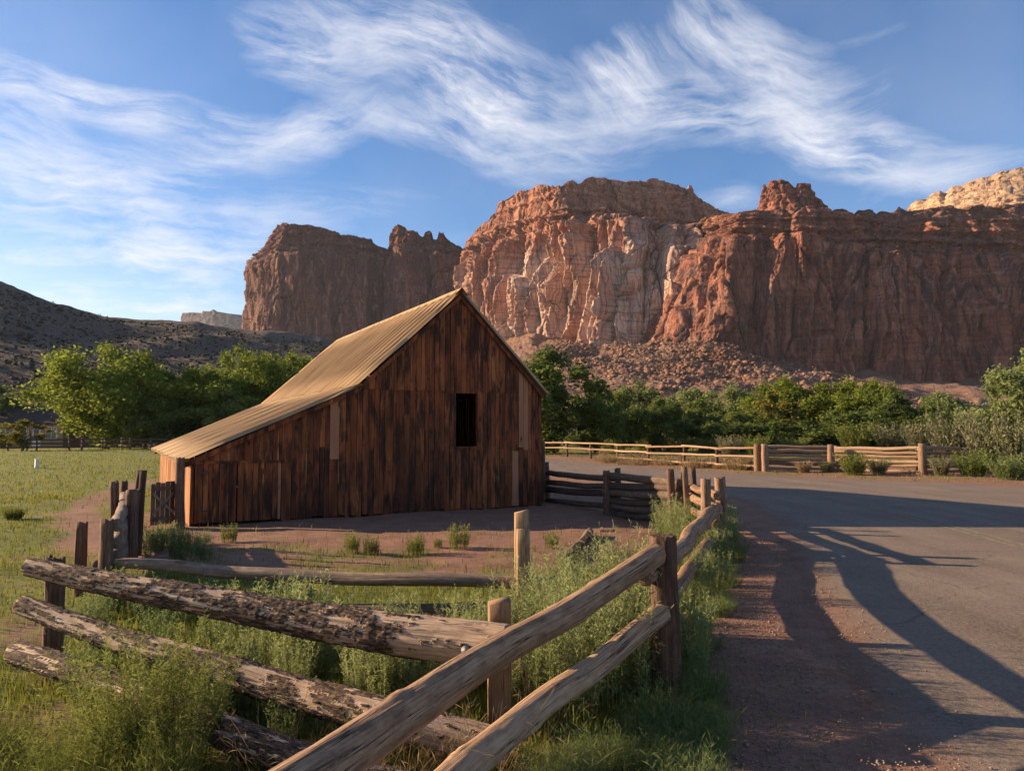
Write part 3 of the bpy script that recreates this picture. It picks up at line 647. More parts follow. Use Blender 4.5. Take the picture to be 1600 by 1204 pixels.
rockmass('butte', [(1176, 334), (1186, 326), (1190, 318), (1192, 298), (1193, 290), (1197, 289), (1199, 294), (1203, 284), (1211, 281), (1222, 280), (1232, 284), (1239, 292), (1243, 294), (1245, 287), (1255, 286), (1262, 289), (1266, 302), (1272, 307), (1280, 318), (1292, 326), (1310, 336)], 660, 338, 38, (4, 1.8, 1.5), M_CL_C, 200, 46, 0.5, seed=40)
rockmass('dark_rim_rocks', [(1296, 334), (1302, 328), (1315, 327), (1324, 332), (1334, 335), (1338, 331), (1352, 330), (1372, 332), (1376, 328), (1384, 330), (1398, 331), (1402, 324), (1412, 326), (1418, 329), (1440, 329), (1462, 325), (1480, 322), (1500, 325), (1530, 320), (1550, 324), (1580, 319), (1620, 316), (1700, 312), (1800, 312)], 660, 358, 30, (5, 2.0, 1.5), M_CAP, 320, 40, 0.4, seed=80)
rockmass('pale_dome', [(1416, 330), (1420, 322), (1432, 313), (1447, 311), (1456, 303), (1468, 298), (1476, 302), (1488, 291), (1502, 290), (1516, 283), (1532, 278), (1548, 275), (1560, 269), (1578, 266), (1592, 262), (1612, 260), (1650, 256), (1750, 250), (1900, 262)], 790, 345, 150, (3.5, 1.0, 1.6), M_DOME, 300, 60, 0.85, seed=12)
rockmass('distant_mesa', [(270, 520), (284, 505), (286, 489), (300, 488), (316, 489), (317, 486), (330, 486), (334, 483), (340, 487), (360, 490), (388, 493), (430, 500), (470, 515)], 5200, 520, 400, (12, 5, 4), M_MESA, 120, 24, 0.3, seed=3)

def slope_mesh(name, contours, nu, nvs, amps, mat, skyline=None, attrs=None):
    g, lev = loft(contours, nu, nvs, skyline); p = g.reshape(-1, 3)
    a, b, c = amps
    d = a * fbm(p / 38.0, 3) + b * fbm(p / 9.0, 3)
    f1, f2, cid = worley(p / np.array([6, 6, 5.]), 4); d += c * (cid * smooth(0.05, 0.3, f2 - f1))
    g[..., 2] += d.reshape(g.shape[:2])
    return g
# talus below the walls, one sheet of broken rock
tg = slope_mesh('talus', [[(600, 686, 300), (760, 686, 300), (900, 686, 300), (1050, 686, 300), (1180, 686, 300), (1300, 686, 300), (1450, 686, 300), (1650, 686, 300), (2300, 686, 300)],
   [(600, 580, 560), (760, 585, 540), (900, 590, 480), (1050, 590, 460), (1180, 595, 455), (1300, 612, 460), (1450, 625, 470), (1650, 632, 480), (2300, 640, 520)],
   [(600, 560, 720), (760, 560, 700), (830, 538, 640), (930, 552, 590), (985, 545, 575), (1100, 548, 535), (1290, 586, 535), (1650, 615, 545), (2300, 630, 600)],
   [(600, 540, 900), (760, 545, 860), (830, 520, 800), (930, 535, 740), (985, 530, 690), (1100, 530, 590), (1290, 572, 575), (1650, 606, 580), (2300, 620, 640)]], 420, (26, 40, 20), (6, 1.8, 0.5), M_TALUS)
mobj('talus_slope', tg.reshape(-1, 3), gridfaces(tg.shape[0], tg.shape[1]), M_TALUS, kind='structure')
# loose boulders on it: too many to count
def boulders(name, g, n, smin, smax, mat, umin=0.0, umax=1.0, vmin=0.0, vmax=1.0, seed=5, ex=7):
    rs = np.random.RandomState(seed); nu, nv = g.shape[:2]
    u = (umin + (umax - umin) * rs.rand(n)) * (nu - 1); v = (vmin + (vmax - vmin) * rs.rand(n)) * (nv - 1)
    pos = g[u.astype(int), v.astype(int)] + rs.normal(size=(n, 3)) * np.array([2, 2, 0.2])
    size = smin + (smax - smin) * rs.rand(n) ** ex
    ico = np.array([(0, 0, 1), (.9, 0, .4), (.28, .85, .4), (-.72, .53, .4), (-.72, -.53, .4), (.28, -.85, .4), (.72, .53, -.4), (-.28, .85, -.4), (-.9, 0, -.4), (-.28, -.85, -.4), (.72, -.53, -.4), (0, 0, -1)])
    fc = np.array([(0, 1, 2), (0, 2, 3), (0, 3, 4), (0, 4, 5), (0, 5, 1), (1, 6, 2), (2, 7, 3), (3, 8, 4), (4, 9, 5), (5, 10, 1), (6, 7, 2), (7, 8, 3), (8, 9, 4), (9, 10, 5), (10, 6, 1)])
    v = ico[None] * (0.45 + 0.9 * rs.rand(n, 12, 1)) * size[:, None, None] * np.array([1, 1, 0.75]) * (0.6 + 0.8 * rs.rand(n, 1, 3))
    a = rs.rand(n) * 6.28; ca, sa = np.cos(a)[:, None], np.sin(a)[:, None]
    v = np.stack([v[..., 0] * ca - v[..., 1] * sa, v[..., 0] * sa + v[..., 1] * ca, v[..., 2]], -1) + pos[:, None]
    f = (fc[None] + (np.arange(n) * 12)[:, None, None]).reshape(-1, 3)
    return mobj(name, v.reshape(-1, 3), f, mat, kind='stuff', label=None)
bo = boulders('boulder_field', tg, 24000, 0.35, 2.6, M_TALUS, 0.30, 0.75, 0.2, 0.95)
tag(bo, 'broken red boulders strewn over the talus below the cliffs', 'boulders')

# shaded scrub hill on the left
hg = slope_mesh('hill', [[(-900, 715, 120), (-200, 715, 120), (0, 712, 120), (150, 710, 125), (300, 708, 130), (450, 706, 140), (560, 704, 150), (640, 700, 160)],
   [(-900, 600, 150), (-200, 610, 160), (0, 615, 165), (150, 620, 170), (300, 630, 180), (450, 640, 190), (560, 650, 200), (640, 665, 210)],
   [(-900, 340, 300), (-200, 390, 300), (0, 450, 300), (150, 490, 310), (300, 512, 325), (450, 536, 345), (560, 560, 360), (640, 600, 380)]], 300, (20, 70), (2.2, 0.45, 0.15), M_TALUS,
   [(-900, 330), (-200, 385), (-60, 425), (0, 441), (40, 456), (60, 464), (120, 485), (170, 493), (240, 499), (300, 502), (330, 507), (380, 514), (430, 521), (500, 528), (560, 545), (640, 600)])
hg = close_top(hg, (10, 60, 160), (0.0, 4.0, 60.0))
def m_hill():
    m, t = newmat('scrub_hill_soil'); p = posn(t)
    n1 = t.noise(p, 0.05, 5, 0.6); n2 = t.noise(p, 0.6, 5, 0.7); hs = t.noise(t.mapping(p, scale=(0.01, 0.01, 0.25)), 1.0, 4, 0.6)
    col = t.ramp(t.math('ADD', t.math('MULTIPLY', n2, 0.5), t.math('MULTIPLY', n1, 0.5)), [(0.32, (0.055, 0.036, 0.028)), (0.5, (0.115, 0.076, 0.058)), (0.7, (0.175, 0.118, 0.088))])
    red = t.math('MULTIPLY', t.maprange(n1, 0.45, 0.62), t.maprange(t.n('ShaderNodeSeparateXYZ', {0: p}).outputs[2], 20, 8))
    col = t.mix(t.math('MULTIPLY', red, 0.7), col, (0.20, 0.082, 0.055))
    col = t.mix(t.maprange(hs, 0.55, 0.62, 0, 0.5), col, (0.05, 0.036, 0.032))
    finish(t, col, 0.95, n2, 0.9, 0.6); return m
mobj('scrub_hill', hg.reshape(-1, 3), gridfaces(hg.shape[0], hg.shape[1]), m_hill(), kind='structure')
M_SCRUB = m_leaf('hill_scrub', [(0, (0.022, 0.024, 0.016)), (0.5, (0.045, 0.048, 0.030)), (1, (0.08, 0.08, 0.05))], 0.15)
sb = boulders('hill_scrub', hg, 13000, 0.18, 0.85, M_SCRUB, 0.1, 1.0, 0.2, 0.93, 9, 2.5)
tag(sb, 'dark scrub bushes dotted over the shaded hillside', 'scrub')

# ------------------------------------------------------------------ thin desert haze
hm = bpy.data.materials.new('thin_haze'); hm.use_nodes = True; hm.node_tree.nodes.clear(); ht = NT(hm.node_tree)
pv = ht.n('ShaderNodeVolumePrincipled', {'Color': (0.80, 0.88, 1.0, 1.0), 'Density': 0.00004, 'Anisotropy': 0.2})
ht.n('ShaderNodeOutputMaterial', {1: pv.outputs[0]})
mobj('haze', [(x, y, z) for z in (-90, 420) for (x, y) in ((-4200, -200), (4200, -200), (4200, 8500), (-4200, 8500))], BOXF, hm, kind='stuff', label='thin pale haze in the valley air', cat='haze')
# ------------------------------------------------------------------ barn
def make_barn():
    rs = np.random.RandomState(21); rnd = random.Random(4)
    wd = np.array([0.8804, 0.4743, 0.0]); bk = np.array([-0.4743, 0.8804, 0.0]); up = np.array([0, 0, 1.0])
    L = G(297, 820); o0 = L
    def wall(px, py):
        r = ray(px, py); o = np.array([0, 0, H]); t = np.dot(L - o, bk) / np.dot(r, bk); q = o + r * t
        return float(np.dot(q - L, wd)), float(q[2])
    Wd = wall(845, 790)[0]; uA, zA = wall(717, 462); uJ, zJ = wall(558, 606); zE = wall(297, 716)[1]; zR = wall(847, 613)[1]
    K = 11.2
    root = empty('barn', L, 'old brown plank barn with rusted tin roof and lean-to beside the corral', 'barn')
    prof = lambda u: np.interp(u, [0, uJ, uA, Wd], [zE, zJ, zA, zR])
    def W3(u, v, z): return o0 + wd * u + bk * v + up * z
    def board(name, u0, u1, z0a, z0b, z1a, z1b, parent, mat, out=0.0, th=0.024, face='front', vpos=0.0):
        """vertical board; for face front u runs along the wall; for left/right it runs back"""
        j = lambda s: rnd.uniform(-s, s)
        w = 0.004
        a0, a1 = u0 + w + j(.004), u1 - w + j(.004); b0, b1 = u0 + w + j(.007), u1 - w + j(.007)
        oo = out + j(.005); ot = out + j(.007)
        pts = []
        for off in (0.0, th):
            for (uu, zz, ob) in ((a0, z0a, oo), (a1, z0b, oo + j(.003)), (b1, z1b, ot), (b0, z1a, ot + j(.003))):
                d = off - th - ob            # towards the viewer is negative v
                if face == 'front': pts.append(W3(uu, vpos + d, zz))
                elif face == 'back': pts.append(W3(uu, K - d, zz))
                elif face == 'left': pts.append(W3(d, uu, zz))
                else: pts.append(W3(Wd - d, uu, zz))
        fc = BOXF if face in ('front', 'right') else [tuple(reversed(f)) for f in BOXF]
        return mobj(name, pts, fc, mat, parent)
    # --- openings
    wu0, wz1 = wall(712, 614); wu1, _ = wall(745, 615); _, wz0 = wall(728, 697)
    zt2 = wall(700, 608)[1]; zt1 = wall(700, 703)[1]
    d1u0, dz = wall(304, 722); d1u1, _ = wall(371, 722); d2u1, _ = wall(440, 722)
    # front wall boards
    u = 0.0; cols = []
    marks = sorted([d1u0, d1u1, d2u1, wu0, wu1, Wd])
    while u < Wd - 0.02:
        w = rnd.choice((0.09, 0.11, 0.12, 0.14, 0.15, 0.17, 0.20)) * rnd.uniform(0.92, 1.08)
        nxt = [m for m in marks if m > u + 0.02][0]
        if u + w > nxt - 0.05: w = nxt - u
        cols.append((u, u + w)); u += w
    pale = [wall(523, 650)[0], wall(815, 640)[0], wall(804, 740)[0]]
    door_cols = {0: [], 1: []}
    for (a, b) in cols:
        ta, tb = prof(a) - 0.035, prof(b) - 0.035; c = (a + b) / 2
        bot = rnd.uniform(-0.03, 0.05); m = MB_DARK
        if uA > c > uA - 0.4: ta = tb = min(ta, tb)
        if d1u0 - 1e-6 <= a and b <= d2u1 + 1e-6:
            board('wall_board', a, b, dz + rnd.uniform(0.0, .015), dz + rnd.uniform(0.0, .015), ta, tb, root, m)
            door_cols[0 if b <= d1u1 + 1e-6 else 1].append((a, b)); continue
        if c < uJ + 0.15:
            if abs(c - pale[0]) < 0.10:
                zz = wall(523, 714)[1]
                board('wall_board', a, b, bot, bot, zz, zz, root, m); board('wall_board', a, b, zz - 0.04, zz - 0.04, ta, tb, root, MB_LIGHT, 0.022)
            elif rnd.random() < 0.22:
                zz = rnd.uniform(0.35, 0.7) * ta
                board('wall_board', a, b, bot, bot, zz, zz, root, m); board('wall_board', a, b, zz + .006, zz + .006, ta, tb, root, m, 0.006)
            else: board('wall_board', a, b, bot, bot + rnd.uniform(-.01, .01), ta, tb, root, m)
            continue
        z1 = zt1 + rnd.uniform(-.10, .10) * (rnd.random() < .5); z2 = zt2 + rnd.uniform(-.012, .012)
        if wu0 - 1e-6 <= a and b <= wu1 + 1e-6:
            board('wall_board', a, b, bot, bot, wz0, wz0, root, m); board('wall_board', a, b, wz1, wz1, ta, tb, root, m, 0.022); continue
        far_r = c > wall(795, 650)[0]
        lowm = MB_LIGHT if abs(c - pale[2]) < 0.11 else m
        if far_r:
            hm = MB_LIGHT if abs(c - pale[1]) < 0.14 else m
            board('wall_board', a, b, bot, bot, z1, z1, root, lowm, 0.02 if lowm is MB_LIGHT else 0); board('wall_board', a, b, z1 + .005, z1 + .005, ta, tb, root, hm, 0.024 if hm is MB_LIGHT else 0.008)
            continue
        if rnd.random() < 0.55: board('wall_board', a, b, bot, bot, z2, z2, root, lowm)
        else:
            board('wall_board', a, b, bot, bot, z1, z1, root, lowm)
            board('wall_board', a, b, z1 + .005, z1 + .005, z2, z2, root, m, 0.004)
        if ta > z2 + 0.05: board('wall_board', a, b, z2 - 0.05, z2 - 0.05, ta, tb, root, m, 0.024)
    # doors: planks with ledges and strap hinges
    mh, t = newmat('rusty_iron'); n = t.noise(posn(t), 30.0, 4, 0.6)
    finish(t, t.ramp(n, [(0.35, (0.03, 0.02, 0.016)), (0.7, (0.11, 0.05, 0.03))]), 0.8, spec=0.4)
    def bar(name, u0, u1, z0, z1, v0, v1, parent, mat):
        pts = [W3(a, v, z) for v in (v0, v1) for (a, z) in ((u0, z0), (u1, z0), (u1, z1), (u0, z1))]
        return mobj(name, pts, BOXF, mat, parent)
    for k, (a, b) in enumerate(((d1u0, d1u1), (d1u1, d2u1))):
        d = empty('door', W3((a + b) / 2, 0, 0)); d.parent = root; d.location = tuple(W3((a + b) / 2, 0, 0) - L)
        for i, (x0, x1) in enumerate(door_cols[k]):
            board('door_board', x0 + (.012 if i == 0 else 0), x1 - (.012 if i == len(door_cols[k]) - 1 else 0), 0.03, 0.03, dz - .02, dz - .02, d, MB_LIGHT if (k == 1 and i >= len(door_cols[k]) - 2 and i % 2 == 0) or rnd.random() < .12 else MB_DARK, 0.008)
        for zz in (0.22, dz - 0.28):
            bar('ledge', a + .03, b - .03, zz, zz + .12, 0.002, 0.03, d, MB_DARK)
            if k == 0: bar('hinge', a + 0.02, a + 0.30, zz + .04, zz + .075, -0.046, -0.036, d, mh)
    bar('door_header', d1u0 - .05, d2u1 + .05, dz - 0.035, dz + 0.02, -0.058, -0.034, root, MB_DARK)
    # window: sill, jambs, lintel of rough timber set in the opening
    w = empty('window', W3((wu0 + wu1) / 2, 0, wz0)); w.parent = root; w.location = tuple(W3((wu0 + wu1) / 2, 0, wz0) - L)
    bar('window_sill', wu0 - .04, wu1 + .04, wz0 - .055, wz0 - .004, -.06, .06, w, MB_DARK)
    bar('window_jamb', wu0 - .045, wu0 - .002, wz0 - .002, wz1 - .002, .004, .075, w, MB_DARK)
    bar('window_jamb', wu1 + .002, wu1 + .045, wz0 - .002, wz1 - .002, .004, .075, w, MB_DARK)
    bar('window_lintel', wu0 - .05, wu1 + .05, wz1 + .001, wz1 + .06, .004, .08, w, MB_DARK)
    # side, back boards
    def run(face, length, topf, mat, gap=0.0):
        s = 0.0
        while s < length - 0.03:
            ww = rnd.choice((.15, .18, .2, .24)) * rnd.uniform(.92, 1.08); e = min(length, s + ww)
            if length - e < .06: e = length
            if not (gap and rnd.random() < gap): board('wall_board', s, e - (0.012 if rnd.random() < .3 else 0), -0.02, -0.02, topf(s) - .04, topf(e) - .04, root, mat, 0, .024, face)
            s = e
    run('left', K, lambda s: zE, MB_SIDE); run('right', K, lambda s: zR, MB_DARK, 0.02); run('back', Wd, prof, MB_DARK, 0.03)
    # timber frame inside: corner posts, tie beams, rafters
    for (uu, vv) in ((.10, .12), (uJ, .12), (Wd - .10, .12), (.10, K - .12), (uJ, K - .12), (Wd - .10, K - .12), (uJ, K / 2), (uA, K / 2)):
        zt = float(prof(uu)) - .12
        pts = [W3(uu + a, vv + b, z) for z in (0, zt) for (a, b) in ((-.07, -.07), (.07, -.07), (.07, .07), (-.07, .07))]
        mobj('frame_post', pts, [(0, 3, 2, 1), (4, 5, 6, 7), (0, 1, 5, 4), (1, 2, 6, 5), (2, 3, 7, 6), (3, 0, 4, 7)], MB_DARK, root)
    for v in (0.10, K - 0.2): bar('girt', .2, Wd - .2, zt2 - .1, zt2 + .02, v - .0, v + .08, root, MB_DARK) if False else bar('girt', uJ + .1, Wd - .25, zt1 - .1, zt1 + .02, v, v + .08, root, MB_DARK)
    # --- roof: corrugated sheets, one object each
    per, amp = 0.50, 0.095
    RIB = ((0.0, 0.0), (0.03, 0.0), (0.055, 0.85), (0.085, 1.0), (0.12, 0.85), (0.16, 0.0), (0.30, 0.02), (0.33, 0.16), (0.36, 0.02))
    def sheet(u0, z0, u1, z1, v0, v1, lift, name='roof_sheet', rag=0.0):
        vs = []; hs = []
        k = 0
        while v0 + k * per < v1 - 0.02:
            for (o_, h_) in RIB:
                if v0 + k * per + o_ <= v1: vs.append(v0 + k * per + o_); hs.append(h_)
            k += 1
        vs.append(v1); hs.append(0.0); n = len(vs) - 1
        slope = np.array([u1 - u0, z1 - z0]); Ls = np.linalg.norm(slope); nr = np.array([-slope[1], slope[0]]) / Ls
        if nr[1] < 0: nr = -nr
        ph = rnd.uniform(0, .02); e = rnd.uniform(-rag, rag); V = []; A = []
        rows = 5
        for th in (0.0, -0.004):
            for r in range(rows):
                f = r / (rows - 1); sag = 0.008 * math.sin(f * 9 + v0 * 3)
                f2 = f if r else f - e / Ls
                for v, h_ in zip(vs, hs):
                    hgt = lift + th + amp * h_ + sag
                    uu = u0 + slope[0] * f2 + nr[0] * hgt; zz = z0 + slope[1] * f2 + nr[1] * hgt
                    V.append(W3(uu, v, zz)); A.append((v, f * Ls, 0.0))
        nn = n + 1; fa = gridfaces(rows, nn); fb = gridfaces(rows, nn, off=rows * nn)
        if u1 > u0: fb = fb[:, ::-1]
        else: fa = fa[:, ::-1]
        side = []
        for c in range(nn - 1): side.append((c, c + 1, c + 1 + rows * nn, c + rows * nn))
        t0 = (rows - 1) * nn
        for c in range(nn - 1): side.append((t0 + c, t0 + c + 1, t0 + c + 1 + rows * nn, t0 + c + rows * nn))
        o = mobj(name, V, [fa, fb, np.array(side)], M_ROOF, root, {'lc': np.array(A)}, False)
        return o
    sw = per * 2
    # overhanging points
    def ext(ua, za, ub, zb, d):   # extend beyond b by d metres
        s = np.array([ub - ua, zb - za]); s /= np.linalg.norm(s); return ub + s[0] * d, zb + s[1] * d
    lu, lz = ext(uJ, zJ, 0.0, zE, 0.28); ju, jz = ext(uA, zA, uJ, zJ, 0.14); ru, rz = ext(uA, zA, Wd, zR, 0.16)
    v = -0.16; i = 0
    while v < K + 0.1:
        v1 = min(v + sw, K + 0.18) + 0.02
        sheet(lu, lz, uJ + 0.10, zJ + 0.03, v, v1, 0.035 + .004 * (i % 2), rag=.02)
        sheet(ju, jz + 0.035, uA, zA, v, v1, 0.05 + .004 * (i % 2), rag=.025)
        sheet(ru, rz, uA, zA, v, v1, 0.05 + .004 * (i % 2), rag=.02)
        v += sw; i += 1
    # ridge cap and barge boards
    V = []; A = []
    prof_c = [(-0.17, -0.155 * (zA - zJ) / (uA - uJ) + .158), (-0.02, .165), (0, .177), (0.02, .165), (0.17, -0.155 * (zA - zR) / (Wd - uA) + .158)]
    for vv in np.linspace(-0.19, K + 0.2, 12):
        for (du, dzz) in prof_c: V.append(W3(uA + du, vv, zA + dzz + 0.005 * math.sin(vv * 2))); A.append((du * 3, vv, 0))
    mobj('ridge_cap', V, gridfaces(12, 5), M_ROOF, root, {'lc': np.array(A)}, True)
    def rake(ua, za, ub, zb, v0, v1, h0, h1):
        pts = [W3(uu, vv, zz + hh) for vv in (v0, v1) for (uu, zz, hh) in ((ua, za, h0), (ub, zb, h0), (ub, zb, h1), (ua, za, h1))]
        mobj('barge_board', pts, BOXF, MB_DARK, root)
    for (v0, v1) in ((-0.115, -0.075), (K + .05, K + .09)):
        rake(lu + .05, lz + .0, uJ, zJ, v0, v1, -.10, .012); rake(uJ + .02, zJ + .03, uA, zA + .005, v0, v1, -.11, .012); rake(uA, zA + .005, ru - .04, rz + .0, v0, v1, -.11, .012)
    # purlins under the sheets
    for f in np.linspace(0.08, .95, 5):
        for (a, b) in (((uA, zA), (Wd, zR)), ((uJ, zJ), (uA, zA)), ((0, zE), (uJ, zJ))):
            uu = a[0] + (b[0] - a[0]) * f; zz = a[1] + (b[1] - a[1]) * f - .06
            pts = [W3(uu + x, vv, zz + z) for vv in (0.03, K - .03) for (x, z) in ((-.04, -.04), (.04, -.04), (.04, .03), (-.04, .03))]
            mobj('purlin', pts, BOXF, MB_DARK, root)
    return dict(L=L, wd=wd, bk=bk, Wd=Wd, K=K)
BARN = make_barn()

# ------------------------------------------------------------------ logs and posts
def spline(pts, n):
    pts = np.array(pts, float); k = np.concatenate([[0], np.cumsum(np.linalg.norm(np.diff(pts[:, :3], axis=0), axis=1))])
    s = np.linspace(0, k[-1], n)
    if len(pts) == 2: return np.stack([np.interp(s, k, pts[:, j]) for j in range(pts.shape[1])], -1), s
    out = np.zeros((n, pts.shape[1]))
    m = np.gradient(pts, k, axis=0)
    idx = np.clip(np.searchsorted(k, s, 'right') - 1, 0, len(k) - 2); h = k[idx + 1] - k[idx]; t = ((s - k[idx]) / h)[:, None]; h = h[:, None]
    out = (2 * t**3 - 3 * t**2 + 1) * pts[idx] + (t**3 - 2 * t**2 + t) * h * m[idx] + (-2 * t**3 + 3 * t**2) * pts[idx + 1] + (t**3 - t**2) * h * m[idx + 1]
    return out, s
def log_mesh(pts, nr=12, nl=16, lump=0.10, bend=0.03, seed=0, bark=0.0, square=0.0, jag=0.0, twist=0.0, barkfade=0.0, knots=0):
    """pts rows (x,y,z,r); returns verts, faces, attrs"""
    rs = np.random.RandomState(seed * 7 + 3); c, s = spline(pts, nl); so = rs.rand() * 100
    ctr = c[:, :3] + bend * np.stack([pn(np.stack([s * 0.9 + so, 0 * s + k * 7.3, 0 * s], -1)) for k in range(3)], -1)
    tn = np.gradient(ctr, axis=0); tn /= np.linalg.norm(tn, axis=1)[:, None]
    ref = np.array([0, 0, 1.0]) if abs(tn[0, 2]) < 0.8 else np.array([1.0, 0, 0])
    e1 = np.cross(tn, ref); e1 /= np.linalg.norm(e1, axis=1)[:, None]; e2 = np.cross(e1, tn)
    a = np.linspace(0, 2 * math.pi, nr, endpoint=False)
    A, S = np.meshgrid(a, s, indexing='ij'); R = np.repeat(c[None, :, 3], nr, 0)
    AA = A + twist * S
    ca, sa = np.cos(A), np.sin(A)
    if square:
        k = (np.abs(ca) ** 6 + np.abs(sa) ** 6) ** (-1 / 6.0); R = R * (1 + square * (k - 1))
    q = np.stack([np.cos(AA) * 1.0 * 1.6, np.sin(AA) * 1.6, S * 1.7 + so], -1).reshape(-1, 3)
    disp = lump * fbm(q, 3); q2 = np.stack([np.cos(AA) * 5, np.sin(AA) * 5, S * 1.4 + so], -1).reshape(-1, 3); disp += lump * 0.45 * fbm(q2, 2)
    disp += 0.22 * lump * fbm(np.stack([np.cos(AA) * 11, np.sin(AA) * 11, S * 0.7 + so], -1).reshape(-1, 3), 2)
    for _ in range(knots):
        ka, ks = rs.rand() * 6.283, rs.rand() * s[-1]; kr = rs.uniform(.018, .04)
        da = (A - ka + math.pi) % (2 * math.pi) - math.pi; dd = ((da * R) ** 2 + ((S - ks) * .8) ** 2) / kr ** 2
        disp += (rs.uniform(.10, .22) * (np.exp(-dd * .5) - 0.7 * np.exp(-dd * 4.0))).ravel()
    bk = np.zeros(nr * nl)
    if bark:
        qb = np.stack([ca * 1.3, sa * 1.3, S * 2.4 + so], -1).reshape(-1, 3); fr2 = (S / S.max()).ravel()
        n = fbm(qb * 1.6, 6, 0.64); th_ = 0.28 - bark + barkfade * smooth(0.74, 0.95, fr2); bk = smooth(0.0, 0.07, n - th_)
        qf = np.stack([ca * 8, sa * 8, S * 16 + so], -1).reshape(-1, 3)
        rawb = fbm(qf, 3, 0.65)
        disp = disp + bk * (0.07 + 0.08 * rawb)
    Rf = R * (1 + disp.reshape(nr, nl))
    if jag:
        pass
    V = ctr[None] + (ca * Rf)[..., None] * e1[None] + (sa * Rf)[..., None] * e2[None]
    if jag: V[:, -1] += tn[-1] * (jag * rs.normal(size=(nr, 1)))
    V = V.reshape(-1, 3); f = gridfaces(nr, nl, True)
    lc = np.stack([(ca * R), (sa * R), S], -1).reshape(-1, 3)
    # end caps: an inset ring and a centre
    faces4 = [f]; tri = []
    ex = []; exl = []; exb = []; base = len(V)
    for (idx, sg) in ((0, -1), (nl - 1, 1)):
        ring = np.arange(nr) * nl + idx; cen = V[ring].mean(0)
        inner = cen + (V[ring] - cen) * 0.86 + tn[idx] * sg * 0.10 * R[0, idx] * (0 if jag and sg > 0 else 1)
        b0 = base + len(ex); ex += list(inner); exl += list(lc[ring] * np.array([.86, .86, 1])); exb += [0] * nr
        ci = base + len(ex); ex.append(cen + tn[idx] * sg * 0.10 * R[0, idx] - (tn[idx] * 0.03 * sg if jag and sg > 0 else 0)); exl.append((0, 0, lc[ring[0], 2])); exb.append(0)
        q4 = []
        for k in range(nr):
            k2 = (k + 1) % nr
            q4.append((ring[k], b0 + k, b0 + k2, ring[k2]) if sg < 0 else (ring[k], ring[k2], b0 + k2, b0 + k))
            tri.append((b0 + k, ci, b0 + k2) if sg < 0 else (b0 + k, b0 + k2, ci))
        faces4.append(np.array(q4))
    V = np.vstack([V, ex]); lc = np.vstack([lc, exl]); bk = np.concatenate([bk, exb])
    f4 = np.vstack(faces4)
    return V, [f4, np.array(tri)], {'lc': lc, 'bark': bk}
_seed = [0]
def log(name, pts, mat, parent=None, label=None, cat=None, group=None, **kw):
    _seed[0] += 1; kw.setdefault('seed', _seed[0])
    V, f, at = log_mesh(pts, **kw)
    b = np.array(pts[0][:3]); b = np.array([b[0], b[1], min(p[2] for p in pts)])
    return mobj(name, V, f, mat, parent, at, True, label, cat, group, base=b)
def Pr(px, py, Y, r): return (*P(px, py, Y), r)
def post(name, x, y, h, r, mat, parent=None, lean=(0, 0), **kw):
    z = gz1(x, y); kw.setdefault('nr', 10); kw.setdefault('nl', 9); kw.setdefault('lump', 0.13); kw.setdefault('jag', 0.012); kw.setdefault('bend', 0.015)
    return log(name, [(x, y, z - 0.25, r * 1.02), (x + lean[0] * .5, y + lean[1] * .5, z + h * .5, r), (x + lean[0], y + lean[1], z + h, r * 0.93)], mat, parent, **kw)
def postpx(px, pytop, Y, r, mat, parent=None, **kw):
    q = P(px, pytop, Y); return post(kw.pop('name', 'post'), q[0], q[1], q[2] - gz1(q[0], q[1]), r, mat, parent, **kw)

# roadside fence in the foreground: two heavy rails running to the tall split post
fr = empty('log_rail_fence', (*P(1038, 1000, 5.25)[:2], 0), 'heavy two-rail log fence in the foreground running to a dark split post', 'fence')
HI = dict(nr=56, nl=220)
log('rail', [Pr(330, 1318, 2.25, .098), Pr(500, 1203, 2.85, .098), Pr(600, 1135, 3.25, .098), Pr(690, 1074, 3.6, .092), Pr(778, 1017, 4.0, .084), Pr(870, 968, 4.42, .083), Pr(950, 916, 4.85, .081), Pr(1024, 866, 5.28, .080)], M_RAIL, fr, lump=.075, bend=.012, seed=11, knots=9, **HI)
log('rail', [Pr(352, 1585, 2.3, .082), Pr(640, 1278, 3.2, .082), Pr(780, 1156, 3.85, .080), Pr(850, 1099, 4.2, .078), Pr(930, 1042, 4.7, .077), Pr(1000, 985, 5.12, .074), Pr(1034, 958, 5.32, .074)], M_RAIL, fr, lump=.075, bend=.012, seed=12, knots=6, **HI)
log('rail', [Pr(1008, 903, 5.12, .062), Pr(1050, 872, 6.6, .078), Pr(1085, 828, 9.2, .095), Pr(1118, 795, 11.7, .11)], M_RAIL, fr, lump=.08, seed=13, nr=24, nl=70)
log('rail', [Pr(1022, 968, 5.35, .07), Pr(1075, 893, 8.2, .08), Pr(1122, 826, 11.7, .085)], M_RAIL, fr, lump=.08, seed=14, nr=20, nl=50)
q = P(1040, 835, 5.38); post('split_post', q[0], q[1], q[2] - gz1(q[0], q[1]), .098, M_POST, fr, lean=(-.025, 0), nr=30, nl=60, lump=.13, square=.45, jag=.012, seed=15)

q = P(322, 1330, 2.2); post('split_post', q[0] - .02, q[1] - .1, .66, .09, M_POST, fr, nr=14, nl=14, square=.45, seed=16)
